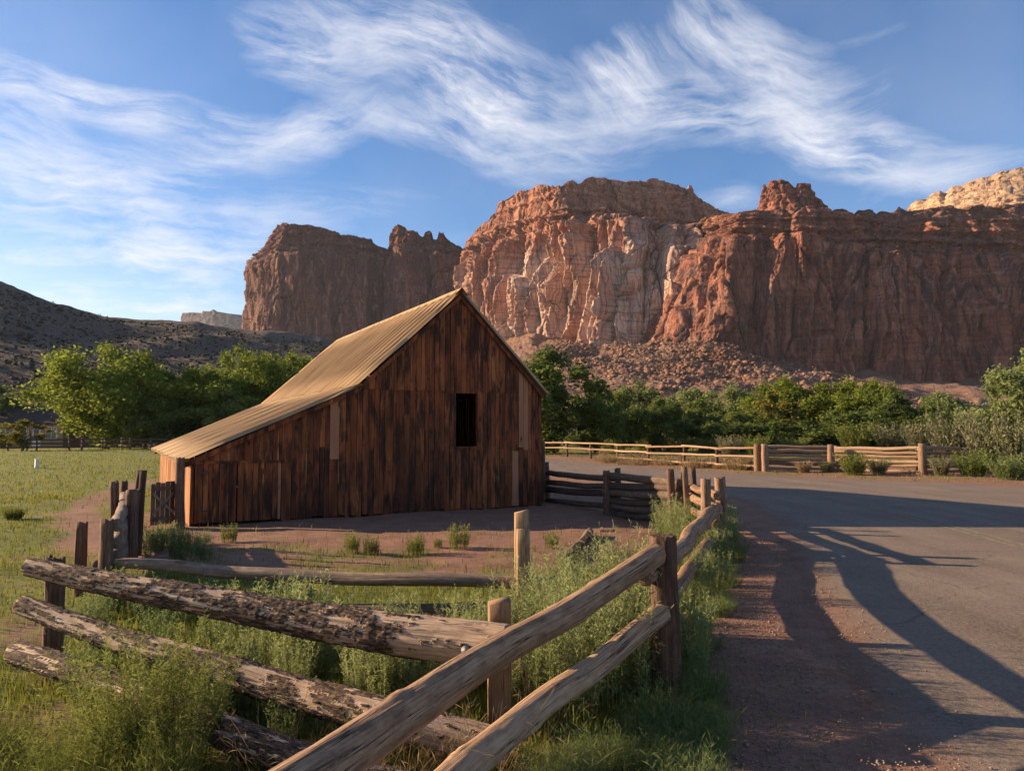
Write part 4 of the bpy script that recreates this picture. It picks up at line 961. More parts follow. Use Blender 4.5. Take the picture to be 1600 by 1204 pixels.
# bark-covered fence
bf = empty('bark_log_fence', (*P(780, 1100, 4.9)[:2], 0), 'three-rail fence of peeling bark logs bolted to a square sawn post', 'fence')
log('bark_rail', [Pr(44, 886, 5.55, .062), Pr(200, 915, 5.35, .085), Pr(380, 950, 5.15, .10), Pr(560, 982, 4.95, .122), Pr(700, 1000, 4.8, .135), Pr(792, 1010, 4.68, .132)], M_BARK, bf, lump=.09, bend=.02, bark=.40, barkfade=.9, seed=31, nr=84, nl=420)
log('bark_rail', [Pr(36, 944, 5.5, .066), Pr(150, 985, 5.25, .076), Pr(320, 1036, 4.95, .088), Pr(480, 1084, 4.7, .096), Pr(620, 1124, 4.45, .10), Pr(792, 1166, 4.28, .098)], M_BARK, bf, lump=.09, bend=.02, bark=.38, barkfade=.9, seed=32, nr=72, nl=380)
log('bark_rail', [Pr(22, 1020, 5.4, .078), Pr(130, 1052, 5.1, .08), Pr(300, 1120, 4.6, .085), Pr(450, 1180, 4.15, .088), Pr(640, 1240, 3.9, .09)], M_BARK, bf, lump=.10, bend=.02, bark=.62, seed=33, nr=48, nl=180)
def sawn(px, pyt, Y, s, parent, mat=M_SAWN, name='sawn_post', rot=.2, lean=(0, 0), shear=0.015):
    q = P(px, pyt, Y); zb = gz1(q[0], q[1]) - .3; n = 10; zs = np.linspace(zb, q[2], n); rs = np.random.RandomState(int(px)); h = s / 2
    prof_ = [(-h, -h + .008), (-h + .008, -h), (h - .008, -h), (h, -h + .008), (h, h - .008), (h - .008, h), (-h + .008, h), (-h, h - .008)]
    V = []; A = []; ca, sa = math.cos(rot), math.sin(rot)
    for i, z in enumerate(zs):
        f = i / (n - 1)
        for (a, b) in prof_:
            a2 = a + rs.normal() * .0012; b2 = b + rs.normal() * .0012
            V.append((q[0] + (a2 * ca - b2 * sa) - lean[0] * (1 - f), q[1] + (a2 * sa + b2 * ca) - lean[1] * (1 - f), z + (shear * a / h if i == n - 1 else 0))); A.append((a, b, z))
    V = np.array(V).reshape(n, 8, 3).transpose(1, 0, 2).reshape(-1, 3); A = np.array(A).reshape(n, 8, 3).transpose(1, 0, 2).reshape(-1, 3)
    f = gridfaces(8, n, True); top = np.array([[k * n + n - 1 for k in range(8)]])
    return mobj(name, V, [f, top], mat, parent, {'lc': A, 'bark': np.zeros(len(A))})
sawn(780, 938, 4.92, .142, bf, rot=.12)
postpx(88, 872, 5.75, .062, M_POST, bf, square=.5, nr=18, nl=20, seed=34)
# bolts with square washers through the bark rails
mz, t = newmat('galvanised_steel'); finish(t, (0.28, 0.27, 0.26), 0.7, spec=0.3); 
for n in mz.node_tree.nodes:
    if n.type == 'BSDF_PRINCIPLED': n.inputs['Metallic'].default_value = 0.3
def bolt(px, py, Y):
    q = P(px, py, Y); n = q - np.array([0, 0, H]); n = -n / np.linalg.norm(n); e1 = np.cross(n, [0, 0, 1.]); e1 /= np.linalg.norm(e1); e2 = np.cross(n, e1)
    V = []; rings = [(0.0, .026), (.004, .026), (.004, .013), (.016, .013), (.016, .008), (.040, .008), (.040, .0)]
    for (h, r) in rings:
        for k in range(12):
            a = 2 * math.pi * k / 12; V.append(q + n * h + e1 * r * math.cos(a) + e2 * r * math.sin(a))
    V = np.array(V).reshape(len(rings), 12, 3).transpose(1, 0, 2).reshape(-1, 3)
    mobj('bolt', V, gridfaces(12, len(rings), True)[:, ::-1], mz, bf)
bolt(727, 1015, 4.575); bolt(733, 1173, 4.235)

# dark rail fence behind
df = empty('low_rail_fence', (*P(815, 920, 7.3)[:2], 0), 'low dark two-rail fence behind the bark logs, with a notched pale post', 'fence')
log('rail', [Pr(172, 880, 8.3, .058), Pr(320, 890, 8.0, .066), Pr(500, 902, 7.75, .068), Pr(640, 904, 7.5, .066), Pr(800, 907, 7.35, .064), Pr(905, 905, 7.25, .06)], M_RAILG, df, nr=20, nl=70, lump=.07, seed=41)
log('rail', [Pr(240, 968, 7.9, .06), Pr(480, 955, 7.7, .062), Pr(660, 950, 7.5, .066), Pr(790, 945, 7.4, .062)], M_RAILG, df, nr=20, nl=60, lump=.07, seed=42)
q = P(815, 799, 7.3)
sawn(815, 799, 7.32, .135, df, rot=.1)
sawn(817, 826, 7.24, .125, df, rot=.1, shear=.0)
# left corner: paired posts with stacked rails coming towards the camera
lf = empty('stacked_rail_fence', (*P(195, 865, 11)[:2], 0), 'short fence of stacked grey rails between paired posts beside the plank gate', 'fence')
for (px, py, Y, r, ln) in ((183, 752, 11.2, .06, (-.04, 0)), (207, 764, 10.6, .085, (0, 0)), (219, 734, 11.6, .05, (.05, 0)), (209, 735, 12.2, .04, (.10, 0)), (195, 752, 12.4, .05, (0, 0))):
    postpx(px, py, Y, r, M_POST, lf, lean=ln, square=.5, nr=14, nl=16)
for k in range(5):
    log('rail', [Pr(196 - k % 2 * 3, 772 + 14 * k, 12.6, .07), Pr(190, 800 + 17 * k, 10.2, .075), Pr(180 + 3 * (k % 2), 822 + 24 * k, 8.3, .07)], M_RAILG, lf, nr=14, nl=26, lump=.05)
for (px, py, Y, r) in ((128, 815, 8.6, .062), (168, 812, 8.2, .066)):
    postpx(px, py, Y, r, M_POST, lf, square=.5, nr=14, nl=16)
log('rail', [Pr(150, 884, 8.8, .06), Pr(260, 873, 10.6, .06)], M_RAILG, lf, nr=12, nl=20)
# plank gate with cross brace
MB_BRACE = m_boards('brace_boards', [(0, (0.12, 0.075, 0.05)), (0.5, (0.20, 0.13, 0.09)), (1, (0.28, 0.19, 0.14))], 0.2, (9, 9, 3))
def make_gate():
    a = G(233, 826); b = G(271, 822); d = b - a; Lg = np.linalg.norm(d); d = d / Lg; n = np.array([d[1], -d[0], 0])
    root = empty('plank_gate', (a + b) / 2, 'small dark plank gate with crossed braces at the barn corner', 'gate')
    hh = P(250, 754, a[1])[2]; rnd = random.Random(3)
    def bx(name, s0, s1, z0, z1, o0, o1):
        pts = [a + d * s + n * o + np.array([0, 0, z]) for o in (o1, o0) for (s, z) in ((s0, z0), (s1, z0), (s1, z1), (s0, z1))]
        mobj(name, pts, BOXF, MB_GATE, root)
    k = 5; s = 0
    for i in range(k): bx('plank', Lg * i / k + .004, Lg * (i + 1) / k - .004, .06, hh + rnd.uniform(-.05, .05), 0, .022)
    bx('ledge', -.01, Lg + .01, hh - .16, hh - .08, .024, .046); bx('ledge', -.01, Lg + .01, .14, .22, .024, .046)
    for sg in (0, 1):
        s0, s1 = (0.03, Lg - .03) if sg == 0 else (Lg - .03, .03); w = .07; o0, o1 = (.024, .044) if sg == 0 else (.046, .064)
        z0, z1 = .24, hh - .18
        pts = [a + d * ss + n * o + np.array([0, 0, z]) for o in (o1, o0) for (ss, z) in ((s0, z0), (s0, z0 + w), (s1, z1), (s1, z1 - w))]
        mobj('brace', pts, BOXF if sg else [tuple(reversed(f)) for f in BOXF], MB_BRACE, root)
make_gate()
q = P(284, 713, 15.0)
post('gate_post', q[0], q[1], q[2], .085, M_POST, None, label='thick upright gate post standing against the barn corner', cat='post', square=.4, nr=14, nl=14, lean=(-.03, 0))

# corral fence from the barn corner to the road
cf = empty('corral_fence', (*G(1000, 800)[:2], 0), 'dark stacked-rail corral fence running from the barn corner towards the road', 'fence')
for (px, py, Y, r, ln) in ((848, 690, 20.2, .07, (0, 0)), (856, 722, 20.9, .08, (-.05, 0)), (951, 735, 17.2, .085, (-.06, 0)), (965, 732, 17.9, .075, (0, 0)), (1051, 733, 14.4, .075, (-.05, 0)), (1064, 744, 15.2, .06, (.02, 0))):
    postpx(px, py, Y, r, M_POST, cf, lean=ln, square=.5, nr=12, nl=12)
rs = np.random.RandomState(5)
for (y0, y1, r) in ((737, 748, .075), (752, 760, .07), (764, 772, .08), (779, 790, .07)):
    log('rail', [Pr(845, y0, 20.6, r), Pr(900, (y0 + y1) / 2 + 1, 19, r), Pr(962, y1, 17.5, r)], M_RAILD, cf, nr=12, nl=26, lump=.1)
for (y0, y1, r) in ((743, 755, .085), (757, 763, .08), (769, 776, .09), (781, 788, .08), (792, 801, .085), (801, 813, .07)):
    log('rail', [Pr(946, y0, 17.5, r), Pr(1000, (y0 + y1) / 2 + rs.uniform(-2, 2), 16, r), Pr(1062, y1, 14.7, r)], M_RAILD, cf, nr=14, nl=30, lump=.1)
# its last panel along the road: lit stacked rails between two post pairs
rf = empty('roadside_panel_fence', (*G(1105, 835)[:2], 0), 'short sunlit stacked-rail fence panel between post pairs at the road edge', 'fence')
for (px, py, Y, r, ln, m) in ((1073, 729, 14.3, .062, (-.05, 0), M_POSTL), (1087, 730, 14.9, .062, (-.06, 0), M_POST), (1102, 748, 11.3, .078, (0, 0), M_POSTL), (1129, 745, 11.9, .088, (-.05, 0), M_POSTL)):
    postpx(px, py, Y, r, m, rf, lean=ln, square=.35, nr=16, nl=16)
for (y0, y1, r) in ((757, 774, .066), (772, 796, .072), (790, 820, .066), (806, 845, .072)):
    log('rail', [Pr(1072, y0, 15.2, r), Pr(1096, (y0 + y1) / 2 + rs.uniform(-2, 2), 13.2, r), Pr(1122, y1, 11.3, r)], M_RAIL, rf, nr=16, nl=30, lump=.1)
for k in range(3): log('rail', [Pr(1113 + k, 812 + k * 18, 11.65, .09), Pr(1122, 806 + 17 * k, 12.2, .09)], M_RAIL, rf, nr=14, nl=12, lump=.12)

# long pole fence across the road
pf = empty('pole_fence', (*P(1000, 724, 42)[:2], 0), 'long low pole fence with thin posts on the far side of the road', 'fence')
PX = [(700, 75), (752, 69), (800, 64), (843, 60), (886, 56), (923, 52.5), (965, 48.5), (1013, 44.5), (1069, 41), (1120, 38.5), (1180, 36.2)]
for (px, Y) in PX[:-1]:
    q = P(px, 700, Y); post('post', q[0], q[1], 1.12, .085, M_POST, pf, nr=8, nl=5)
for (a, b) in zip(PX[:-1], PX[1:]):
    for i, h in enumerate((1.08, .68, .24)):
        if i == 2 and a[0] < 950: continue
        A = P(a[0] - 4, 700, a[1]); B = P(b[0] + 4, 700, b[1]); zj = rs.uniform(-.04, .04)
        log('rail', [(A[0], A[1] - .12, h + gz1(A[0], A[1]) + zj, .062), (B[0], B[1] - .12, h + gz1(B[0], B[1]) - zj, .058)], M_FARRAIL, pf, nr=8, nl=10, lump=.08)
# stacked log fence on its right
sf = empty('log_panel_fence', (*P(1320, 735, 35)[:2], 0), 'sunlit six-rail stacked log fence across the road', 'fence')
for (px, Y, h, r) in ((1183, 36.0, 1.3, .16), (1195, 35.6, 1.32, .16), (1298, 35.2, 1.32, .15), (1306, 36.2, 1.25, .14), (1441, 32.6, 1.40, .17), (1436, 33.6, 1.25, .15), (1508, 34.5, 1.2, .15)):
    q = P(px, 700, Y); post('post', q[0], q[1], h, r, M_POSTL, sf, square=.5, nr=10, nl=8)
SEG = [(1183, 36.1, 1302, 35.7), (1298, 35.7, 1442, 33.1), (1438, 33.1, 1512, 34.7)]
for (xa, Ya, xb, Yb) in SEG:
    for k in range(6):
        A = P(xa, 700, Ya); B = P(xb, 700, Yb); h = .14 + .205 * k + rs.uniform(-.03, .03); h2 = .14 + .205 * k + rs.uniform(-.03, .03); r = rs.uniform(.078, .10)
        log('rail', [(A[0], A[1] + .1 * (k % 2), h + gz1(A[0], A[1]), r), (B[0], B[1] + .1 * (k % 2), h2 + gz1(B[0], B[1]), r * .85)], M_FARRAIL, sf, nr=10, nl=16, lump=.1, bend=.05)
# far fence behind the lawn
ff = empty('board_fence', (*P(130, 700, 74)[:2], 0), 'brown three-board fence at the far end of the lawn', 'fence')
FP = [(-70, 74), (-30, 74), (12, 74), (57, 74), (108, 74), (128, 74), (160, 74), (190, 75), (203, 75), (235, 76), (270, 77), (310, 78), (350, 79)]
for (px, Y) in FP:
    q = P(px, 700, Y); post('post', q[0], q[1], 1.25, .10, M_POSTL, ff, nr=6, nl=4)
for (a, b) in zip(FP[:-1], FP[1:]):
    for h in (1.08, .70, .32):
        A = P(a[0], 700, a[1]); B = P(b[0], 700, b[1]); pts = []
        for dy in (-.12, -.09):
            for (Q, zz) in ((A, h - .08), (B, h - .08), (B, h + .08), (A, h + .08)): pts.append((Q[0], Q[1] + dy, zz + gz1(Q[0], Q[1])))
        mobj('fence_board', pts, BOXF, M_FARW, ff) if False else mobj('fence_board', pts, BOXF, MB_GATE, ff)

# white marker post on the lawn
mp, t = newmat('white_marker_paint'); n = t.noise(posn(t), 20.0, 4, 0.6); finish(t, t.ramp(n, [(0.3, (0.5, 0.46, 0.40)), (0.7, (0.74, 0.72, 0.66))]), 0.7)
q = G(57, 733); e = empty('marker_post', q, 'small white marker post standing alone on the lawn', 'post')
for (nm, w, z0, z1, rot) in (('post', .085, -.1, .44, .85), ('cap', .10, .44, .47, .85)):
    c, s = math.cos(rot), math.sin(rot); pts = [(q[0] + (a * c - b * s) * w, q[1] + (a * s + b * c) * w, z + gz1(q[0], q[1])) for z in (z0, z1) for (a, b) in ((-.9, -.9), (.9, -.9), (.9, .9), (-.9, .9))]
    mobj(nm, pts, BOXF, mp, e)
# loose log and plank on the yard
log('fallen_log', [Pr(876, 878, 10.6, .055), Pr(905, 848, 12.4, .06), Pr(922, 832, 13.6, .07)], M_RAIL, None, 'fallen weathered log lying on the corral dirt', 'log', nr=14, nl=30, lump=.12)
log('loose_stick', [(*(G(938, 832) + [0, 0, .05]), .035), (*(G(960, 833) + [0, 0, .05]), .03)], M_RAILG, None, 'short grey stick lying flat on the corral dirt', 'stick', nr=10, nl=12)

# ------------------------------------------------------------------ house beyond the lawn
def make_house():
    mw, t = newmat('tan_plaster'); n = t.noise(posn(t), 2.0, 4, 0.6); finish(t, t.ramp(n, [(0.3, (0.30, 0.20, 0.11)), (0.7, (0.40, 0.28, 0.16))]), 0.9)
    mr, t = newmat('brown_shingles'); n = t.noise(posn(t), 3.0, 4, 0.6); finish(t, t.ramp(n, [(0.3, (0.035, 0.024, 0.02)), (0.7, (0.07, 0.048, 0.04))]), 0.9)
    mt, t = newmat('white_trim'); n = t.noise(posn(t), 5.0, 3, 0.6); finish(t, t.ramp(n, [(0.3, (0.55, 0.53, 0.5)), (0.7, (0.72, 0.7, 0.66))]), 0.6)
    mg, t = newmat('window_glass'); finish(t, (0.03, 0.035, 0.04), 0.08, spec=0.6)
    Y = 96.0; xl = P(-60, 690, Y)[0]; xr = P(98, 690, Y)[0]; zt = 3.3; z0 = gz1(xl + 5, Y)
    root = empty('farmhouse', ((xl + xr) / 2, Y, 0), 'tan farmhouse with white-framed windows half hidden behind the tree', 'house')
    def bx(name, x0, x1, y0, y1, za, zb, m, par=root):
        return mobj(name, [(x, y, z) for z in (za, zb) for (x, y) in ((x0, y0), (x1, y0), (x1, y1), (x0, y1))], BOXF, m, par)
    bx('wall', xl, xr, Y, Y + 8, z0 - .3, zt, mw)
    e = .5; ym = Y + 4
    mobj('roof', [(xl - e, Y - e, zt - .25), (xr + e, Y - e, zt - .25), (xr + e, ym, zt + 2.3), (xl - e, ym, zt + 2.3), (xl - e, Y + 8 + e, zt - .25), (xr + e, Y + 8 + e, zt - .25),
                  (xl - e, Y - e, zt - .4), (xr + e, Y - e, zt - .4), (xl - e, Y + 8 + e, zt - .4), (xr + e, Y + 8 + e, zt - .4)],
         [(0, 1, 2, 3), (3, 2, 5, 4), (0, 6, 7, 1), (4, 5, 9, 8), (6, 8, 9, 7), (0, 3, 4, 8, 6), (1, 7, 9, 5, 2)], mr, root)
    def window(px, w, zb, zt_):
        x = P(px, 690, Y)[0]; f = bx('window', x - w / 2, x + w / 2, Y - .07, Y - .002, zb, zt_, mt)
        f2 = bx('pane', x - w / 2 + .1, x - .04, Y - .085, Y - .072, zb + .1, zt_ - .1, mg, f); bx('pane', x + .04, x + w / 2 - .1, Y - .085, Y - .072, zb + .1, zt_ - .1, mg, f)
    window(8, 1.3, 1.0, 2.6); window(27, 1.2, 1.0, 2.6); window(80, 1.5, 1.0, 2.6)
    x = P(57, 690, Y)[0]; d = bx('door', x - .55, x + .55, Y - .08, Y - .002, z0, 2.6, mt); bx('door_pane', x - .32, x + .32, Y - .1, Y - .082, 1.2, 2.3, mg, d)
    # white fan trellis by the door
    for k in range(5):
        x0 = P(45, 690, Y)[0]; a = (k - 2) * .16
        pts = [(x0 + dx + (a * 2 if z > 1 else 0), Y - 1.0 + dy, z) for z in (z0, 2.2) for (dx, dy) in ((-.04, -.03), (.04, -.03), (.04, .03), (-.04, .03))]
        mobj('trellis_bar', pts, BOXF, mt, root)
    # dark wooden shed attached on the right
    x0 = P(100, 690, Y)[0]; x1 = P(138, 690, Y)[0]
    bx('shed', x0 + .02, x1, Y + 1, Y + 6, z0 - .3, 3.6, MB_GATE); 
    mobj('shed_roof', [(x0 - .2, Y + .6, 3.55), (x1 + .3, Y + .6, 3.55), (x1 + .3, Y + 6.4, 4.3), (x0 - .2, Y + 6.4, 4.3), (x0 - .2, Y + .6, 3.7), (x1 + .3, Y + .6, 3.7), (x1 + .3, Y + 6.4, 4.45), (x0 - .2, Y + 6.4, 4.45)], BOXF, mr, root)
make_house()
# ------------------------------------------------------------------ trees
def tube(path, radii, nr=6):
    path = np.array(path, float); n = len(path); tn = np.gradient(path, axis=0); tn /= np.linalg.norm(tn, axis=1)[:, None] + 1e-9
    ref = np.array([0.3, 1.0, 0.1]); e1 = np.cross(tn, ref); e1 /= np.linalg.norm(e1, axis=1)[:, None] + 1e-9; e2 = np.cross(tn, e1)
    a = np.linspace(0, 2 * math.pi, nr, endpoint=False); r = np.array(radii)[None, :, None]
    V = path[None] + r * (np.cos(a)[:, None, None] * e1[None] + np.sin(a)[:, None, None] * e2[None])
    return V.reshape(-1, 3), gridfaces(nr, n, True)
class Acc:
    def __init__(s): s.v = []; s.f = []; s.n = 0
    def add(s, V, Fc): s.v.append(V); s.f.append(Fc + s.n); s.n += len(V)
    def get(s): return np.vstack(s.v), np.vstack(s.f)
def tree_mesh(seed, h=12.0, w=8.0, base=0.18, nl=34, cards=7500, card=0.26, stems=1, shape=1.0, gap=0.75):
    """returns trunk mesh data and crown mesh data in local coordinates"""
    rs = np.random.RandomState(seed); T = Acc()
    lobes = []
    zc0 = h * base
    for k in range(nl):
        for _ in range(50):
            d = rs.normal(size=3); d /= np.linalg.norm(d); rr = rs.rand() ** 0.45
            p = d * rr; 
            if p[2] < -0.95: continue
            z = zc0 + (h - zc0) * (0.5 + 0.5 * p[2]) * 0.93
            fz = (z - zc0) / (h - zc0); wid = (math.sin(math.pi * min(1, fz * 0.74 + 0.24)) ** 0.7) ** shape
            x, y = p[0] * w / 2 * max(.25, wid), p[1] * w / 2 * max(.25, wid)
            break
        R = w * rs.uniform(0.07, 0.14) * (1.1 - 0.3 * fz); lobes.append((x, y, z, R))
    lobes = np.array(lobes)
    tr = 0.022 * h
    for s in range(stems):
        ox, oy = (rs.normal(size=2) * 0.05 * w * (stems > 1)); hh = h * rs.uniform(.55, .72)
        top = np.array([ox * 3 + rs.normal() * .3, oy * 3 + rs.normal() * .3, hh]); pth = [np.array([ox, oy, -0.3]) * (1 - f) + top * f + np.array([rs.normal() * .12, rs.normal() * .12, 0]) * (f > 0) for f in np.linspace(0, 1, 7)]
        T.add(*tube(pth, np.linspace(tr * (1 if stems == 1 else .7), tr * .25, 7), 8))
        for k in rs.permutation(nl)[: (22 if stems == 1 else 12)]:
            e = lobes[k, :3]; f0 = rs.uniform(.2, .8); s0 = np.array(pth[int(f0 * 6)])
            if e[2] < s0[2] + .3: s0 = np.array(pth[1])
            m = (s0 + e) / 2 + np.array([0, 0, -.06 * np.linalg.norm(e - s0)]) + rs.normal(size=3) * .15
            T.add(*tube([s0, m, e], [tr * .35, tr * .2, tr * .05], 5))
    # leaves: small rhombs gathered in clumps over the lobes
    wgt = lobes[:, 3] ** 2; wgt /= wgt.sum(); li = rs.choice(nl, cards, p=wgt)
    d = rs.normal(size=(cards, 3)); d /= np.linalg.norm(d, axis=1)[:, None]
    # sub-clumps
    nc = 9; cl = rs.normal(size=(nl, nc, 3)); cl /= np.linalg.norm(cl, axis=2)[..., None]; ci = rs.randint(0, nc, cards)
    d = d * gap + cl[li, ci] * (1.25 - gap) * rs.uniform(.6, 1.2, cards)[:, None]
    rr = rs.uniform(.35, 1.15, cards)
    c = lobes[li, :3] + d * (lobes[li, 3] * rr)[:, None] * np.array([1, 1, 1.05])
    nrm = d + rs.normal(size=(cards, 3)) * .75; nrm /= np.linalg.norm(nrm, axis=1)[:, None]
    t1 = np.cross(nrm, rs.normal(size=(cards, 3))); t1 /= np.linalg.norm(t1, axis=1)[:, None]; t2 = np.cross(nrm, t1)
    sz = card * rs.uniform(.55, 1.35, cards)[:, None]
    V = np.stack([c - t1 * sz, c + t2 * sz * .55 + nrm * sz * .12, c + t1 * sz, c - t2 * sz * .55 + nrm * sz * .12], 1).reshape(-1, 3)
    Fq = np.arange(cards * 4).reshape(-1, 4)
    tint = np.repeat(np.clip(rs.rand(cards) * .7 + .15 * rs.normal(size=cards) + .15, 0, 1), 4)
    return T.get(), (V, Fq, tint)
def tree_protos(name, specs, leafmat):
    out = []
    for i, kw in enumerate(specs):
        (tv, tf), (cv, cf_, ti) = tree_mesh(**kw)
        out.append((fast_mesh(name + '_trunk', tv, tf, M_TRUNK, None, True), fast_mesh(name + '_crown', cv, cf_, leafmat, {'tint': ti}), kw['h'], kw['w']))
    return out
COTT = tree_protos('cottonwood', [dict(seed=101, h=12, w=14, base=.08, nl=85, cards=30000, card=.18), dict(seed=102, h=12, w=11, base=.06, nl=70, cards=22000, card=.19), dict(seed=103, h=12, w=10, base=.04, nl=64, cards=20000, card=.19)], M_LEAF)
DARK = tree_protos('dark_tree', [dict(seed=111, h=11, w=10, base=.05, nl=70, cards=22000, card=.19), dict(seed=112, h=9, w=9, base=.03, nl=60, cards=17000, card=.18)], M_LEAFD)
PALE = tree_protos('pale_tree', [dict(seed=121, h=9, w=9, base=.06, nl=66, cards=18000, card=.16, stems=3), dict(seed=122, h=9, w=8, base=.08, nl=56, cards=15000, card=.16, stems=2)], M_LEAFP)
YELL = tree_protos('yellow_tree', [dict(seed=131, h=8, w=7, base=.2, nl=24, cards=4200, card=.2, stems=3, gap=.6)], M_LEAFY)
_tn = [0]
def tree(proto, px, pytop, Y, wpx, label, group=None, name='cottonwood_tree', rot=None, cat='tree', zoff=0.0):
    tm, cm, h0, w0 = proto; top = P(px, pytop, Y); hgt = top[2]; x = top[0]; z = (gz1(x, Y) if Y < 250 else 0) + zoff
    sz = (hgt - z) / h0 * 1.06; sw = wpx * Y / F / w0 * 1.16; _tn[0] += 1
    e = empty(name, (x, Y, z), label, cat, group); e.rotation_euler = (0, 0, rot if rot is not None else _tn[0] * 2.399); e.scale = (sw, sw, sz)
    inst('trunk', tm, e); inst('crown', cm, e); return e
LG = 'cottonwoods behind the lawn'; RG = 'trees along the wash across the road'
tree(COTT[0], 172, 536, 82, 215, 'broad bright cottonwood with spreading crown left of the barn', LG, rot=.4)
tree(COTT[1], 232, 552, 86, 120, 'rounded cottonwood close behind the right side of the broadest one', LG)
tree(COTT[2], 315, 566, 84, 130, 'low leafy cottonwood in the gap between the broad tree and the barn', LG)
tree(COTT[0], 378, 541, 90, 150, 'tall cottonwood rising just left of the lean-to roof', LG, rot=2.2)
tree(COTT[1], 432, 546, 96, 120, 'cottonwood behind the lean-to roof, second from the ridge', LG)
tree(COTT[2], 484, 549, 102, 90, 'small cottonwood crown peeping over the roof next to the ridge', LG)
tree(DARK[1], 350, 610, 82, 150, 'dark dense tree low behind the barn eave', LG, 'dark_tree')
tree(DARK[1], 262, 620, 80, 120, 'dark undergrowth tree between trunks at the lawn fence', LG, 'dark_tree')
tree(YELL[0], 38, 655, 72, 80, 'small sparse yellowish orchard tree in front of the farmhouse', None, 'orchard_tree')
tree(DARK[1], -10, 600, 100, 110, 'grey-green tree at the left edge behind the farmhouse', LG, 'dark_tree')
tree(DARK[0], 852, 546, 66, 165, 'big dark tree rising right behind the barn corner', RG, 'dark_tree', rot=1.1)
tree(DARK[1], 928, 592, 68, 80, 'narrow dark tree beside the big one behind the barn', RG, 'dark_tree')
tree(DARK[1], 975, 610, 72, 90, 'dark low tree over the start of the green verge', RG, 'dark_tree')
tree(DARK[0], 1030, 622, 74, 90, 'dark round tree in the middle of the row across the road', RG, 'dark_tree')
tree(PALE[0], 995, 600, 98, 110, 'pale willow behind the dark round trees near the talus', RG, 'willow_tree')
tree(PALE[1], 1075, 598, 104, 110, 'pale willow below the rubble slope, second from the barn', RG, 'willow_tree')
tree(DARK[1], 1090, 622, 76, 95, 'dark bushy tree in front of the second pale willow', RG, 'dark_tree')
tree(PALE[0], 1145, 603, 86, 95, 'grey-green willow with bare twigs left of the yellowing tree', RG, 'willow_tree')
tree(YELL[0], 1205, 612, 70, 85, 'yellowing thin tree with bare stems in the row across the road', RG, 'yellowing_tree')
tree(COTT[1], 1228, 586, 82, 120, 'taller green cottonwood behind the yellowing tree', RG)
tree(COTT[2], 1298, 590, 78, 115, 'green cottonwood above the post pair of the log fence', RG)
tree(COTT[1], 1352, 588, 76, 105, 'sunlit green cottonwood, the right one of the three in the row', RG)
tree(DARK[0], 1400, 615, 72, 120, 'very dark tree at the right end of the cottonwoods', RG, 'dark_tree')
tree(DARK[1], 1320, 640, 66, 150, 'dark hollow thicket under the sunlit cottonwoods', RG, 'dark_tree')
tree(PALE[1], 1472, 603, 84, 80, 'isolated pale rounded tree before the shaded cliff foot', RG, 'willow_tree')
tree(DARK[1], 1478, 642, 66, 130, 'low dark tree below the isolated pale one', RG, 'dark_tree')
tree(PALE[0], 1605, 562, 47, 175, 'large pale willow cut by the right edge of the view', RG, 'willow_tree')
tree(DARK[1], 1165, 640, 68, 130, 'low dark thicket behind the pole fence end', RG, 'dark_tree')

# ------------------------------------------------------------------ brush, weeds, grass
def brush_mesh(seed, n=60, h=.7, spread=.35, leaves=26, llen=.045, lw=.006, lean=.35, stemr=.003, plume=0.0, basew=.12):
    """upright feathery stems with narrow leaves"""
    rs = np.random.RandomState(seed); V = []; Fq = []; tn = []
    a = rs.rand(n) * 6.283; r0 = basew * np.sqrt(rs.rand(n)); b = np.stack([np.cos(a) * r0, np.sin(a) * r0, 0 * a], -1)
    hh = h * rs.uniform(.45, 1.05, n); a2 = a + rs.normal(size=n) * .6; ln = lean * rs.uniform(.1, 1, n) * hh
    tip = b + np.stack([np.cos(a2) * ln, np.sin(a2) * ln, hh], -1); mid = (b + tip) / 2 + np.stack([-np.cos(a2) * ln * .18, -np.sin(a2) * ln * .18, 0 * hh], -1)
    def pt(f): f = f[..., None]; return (1 - f) ** 2 * b[:, None] + 2 * f * (1 - f) * mid[:, None] + f * f * tip[:, None]
    ns = 5; S = pt(np.repeat(np.linspace(0, 1, ns)[None], n, 0)); side = np.stack([-np.sin(a2 + 1), np.cos(a2 + 1), 0 * a2], -1)[:, None] * (stemr * np.linspace(1, .4, ns))[None, :, None]
    V0 = np.stack([S - side, S + side], 2).reshape(-1, 3); idx = np.arange(n * ns * 2).reshape(n, ns, 2)
    Fq.append(np.stack([idx[:, :-1, 0], idx[:, :-1, 1], idx[:, 1:, 1], idx[:, 1:, 0]], -1).reshape(-1, 4)); V.append(V0); st = rs.rand(n); tn.append(np.repeat(st * .5, ns * 2))
    f = rs.uniform(.22, 1.0, (n, leaves)); c = pt(f).reshape(-1, 3); m = len(c)
    az = rs.rand(m) * 6.283; el = rs.uniform(.25, 1.2, m); d = np.stack([np.cos(az) * np.cos(el), np.sin(az) * np.cos(el), np.sin(el)], -1)
    L = (llen * rs.uniform(.6, 1.3, m))[:, None]; wv = np.cross(d, rs.normal(size=(m, 3))); wv /= np.linalg.norm(wv, axis=1)[:, None]; wv = wv * lw * rs.uniform(.7, 1.3, m)[:, None]
    off = len(V0); V.append(np.stack([c, c + d * L * .5 + wv, c + d * L + np.array([0, 0, -.1]) * L, c + d * L * .5 - wv], 1).reshape(-1, 3))
    Fq.append(np.arange(m * 4).reshape(-1, 4) + off); tn.append(np.repeat(np.clip(.25 + .5 * f.ravel() + .25 * rs.normal(size=m) * .6, 0, 1), 4))
    return np.vstack(V), np.vstack(Fq), np.concatenate(tn)
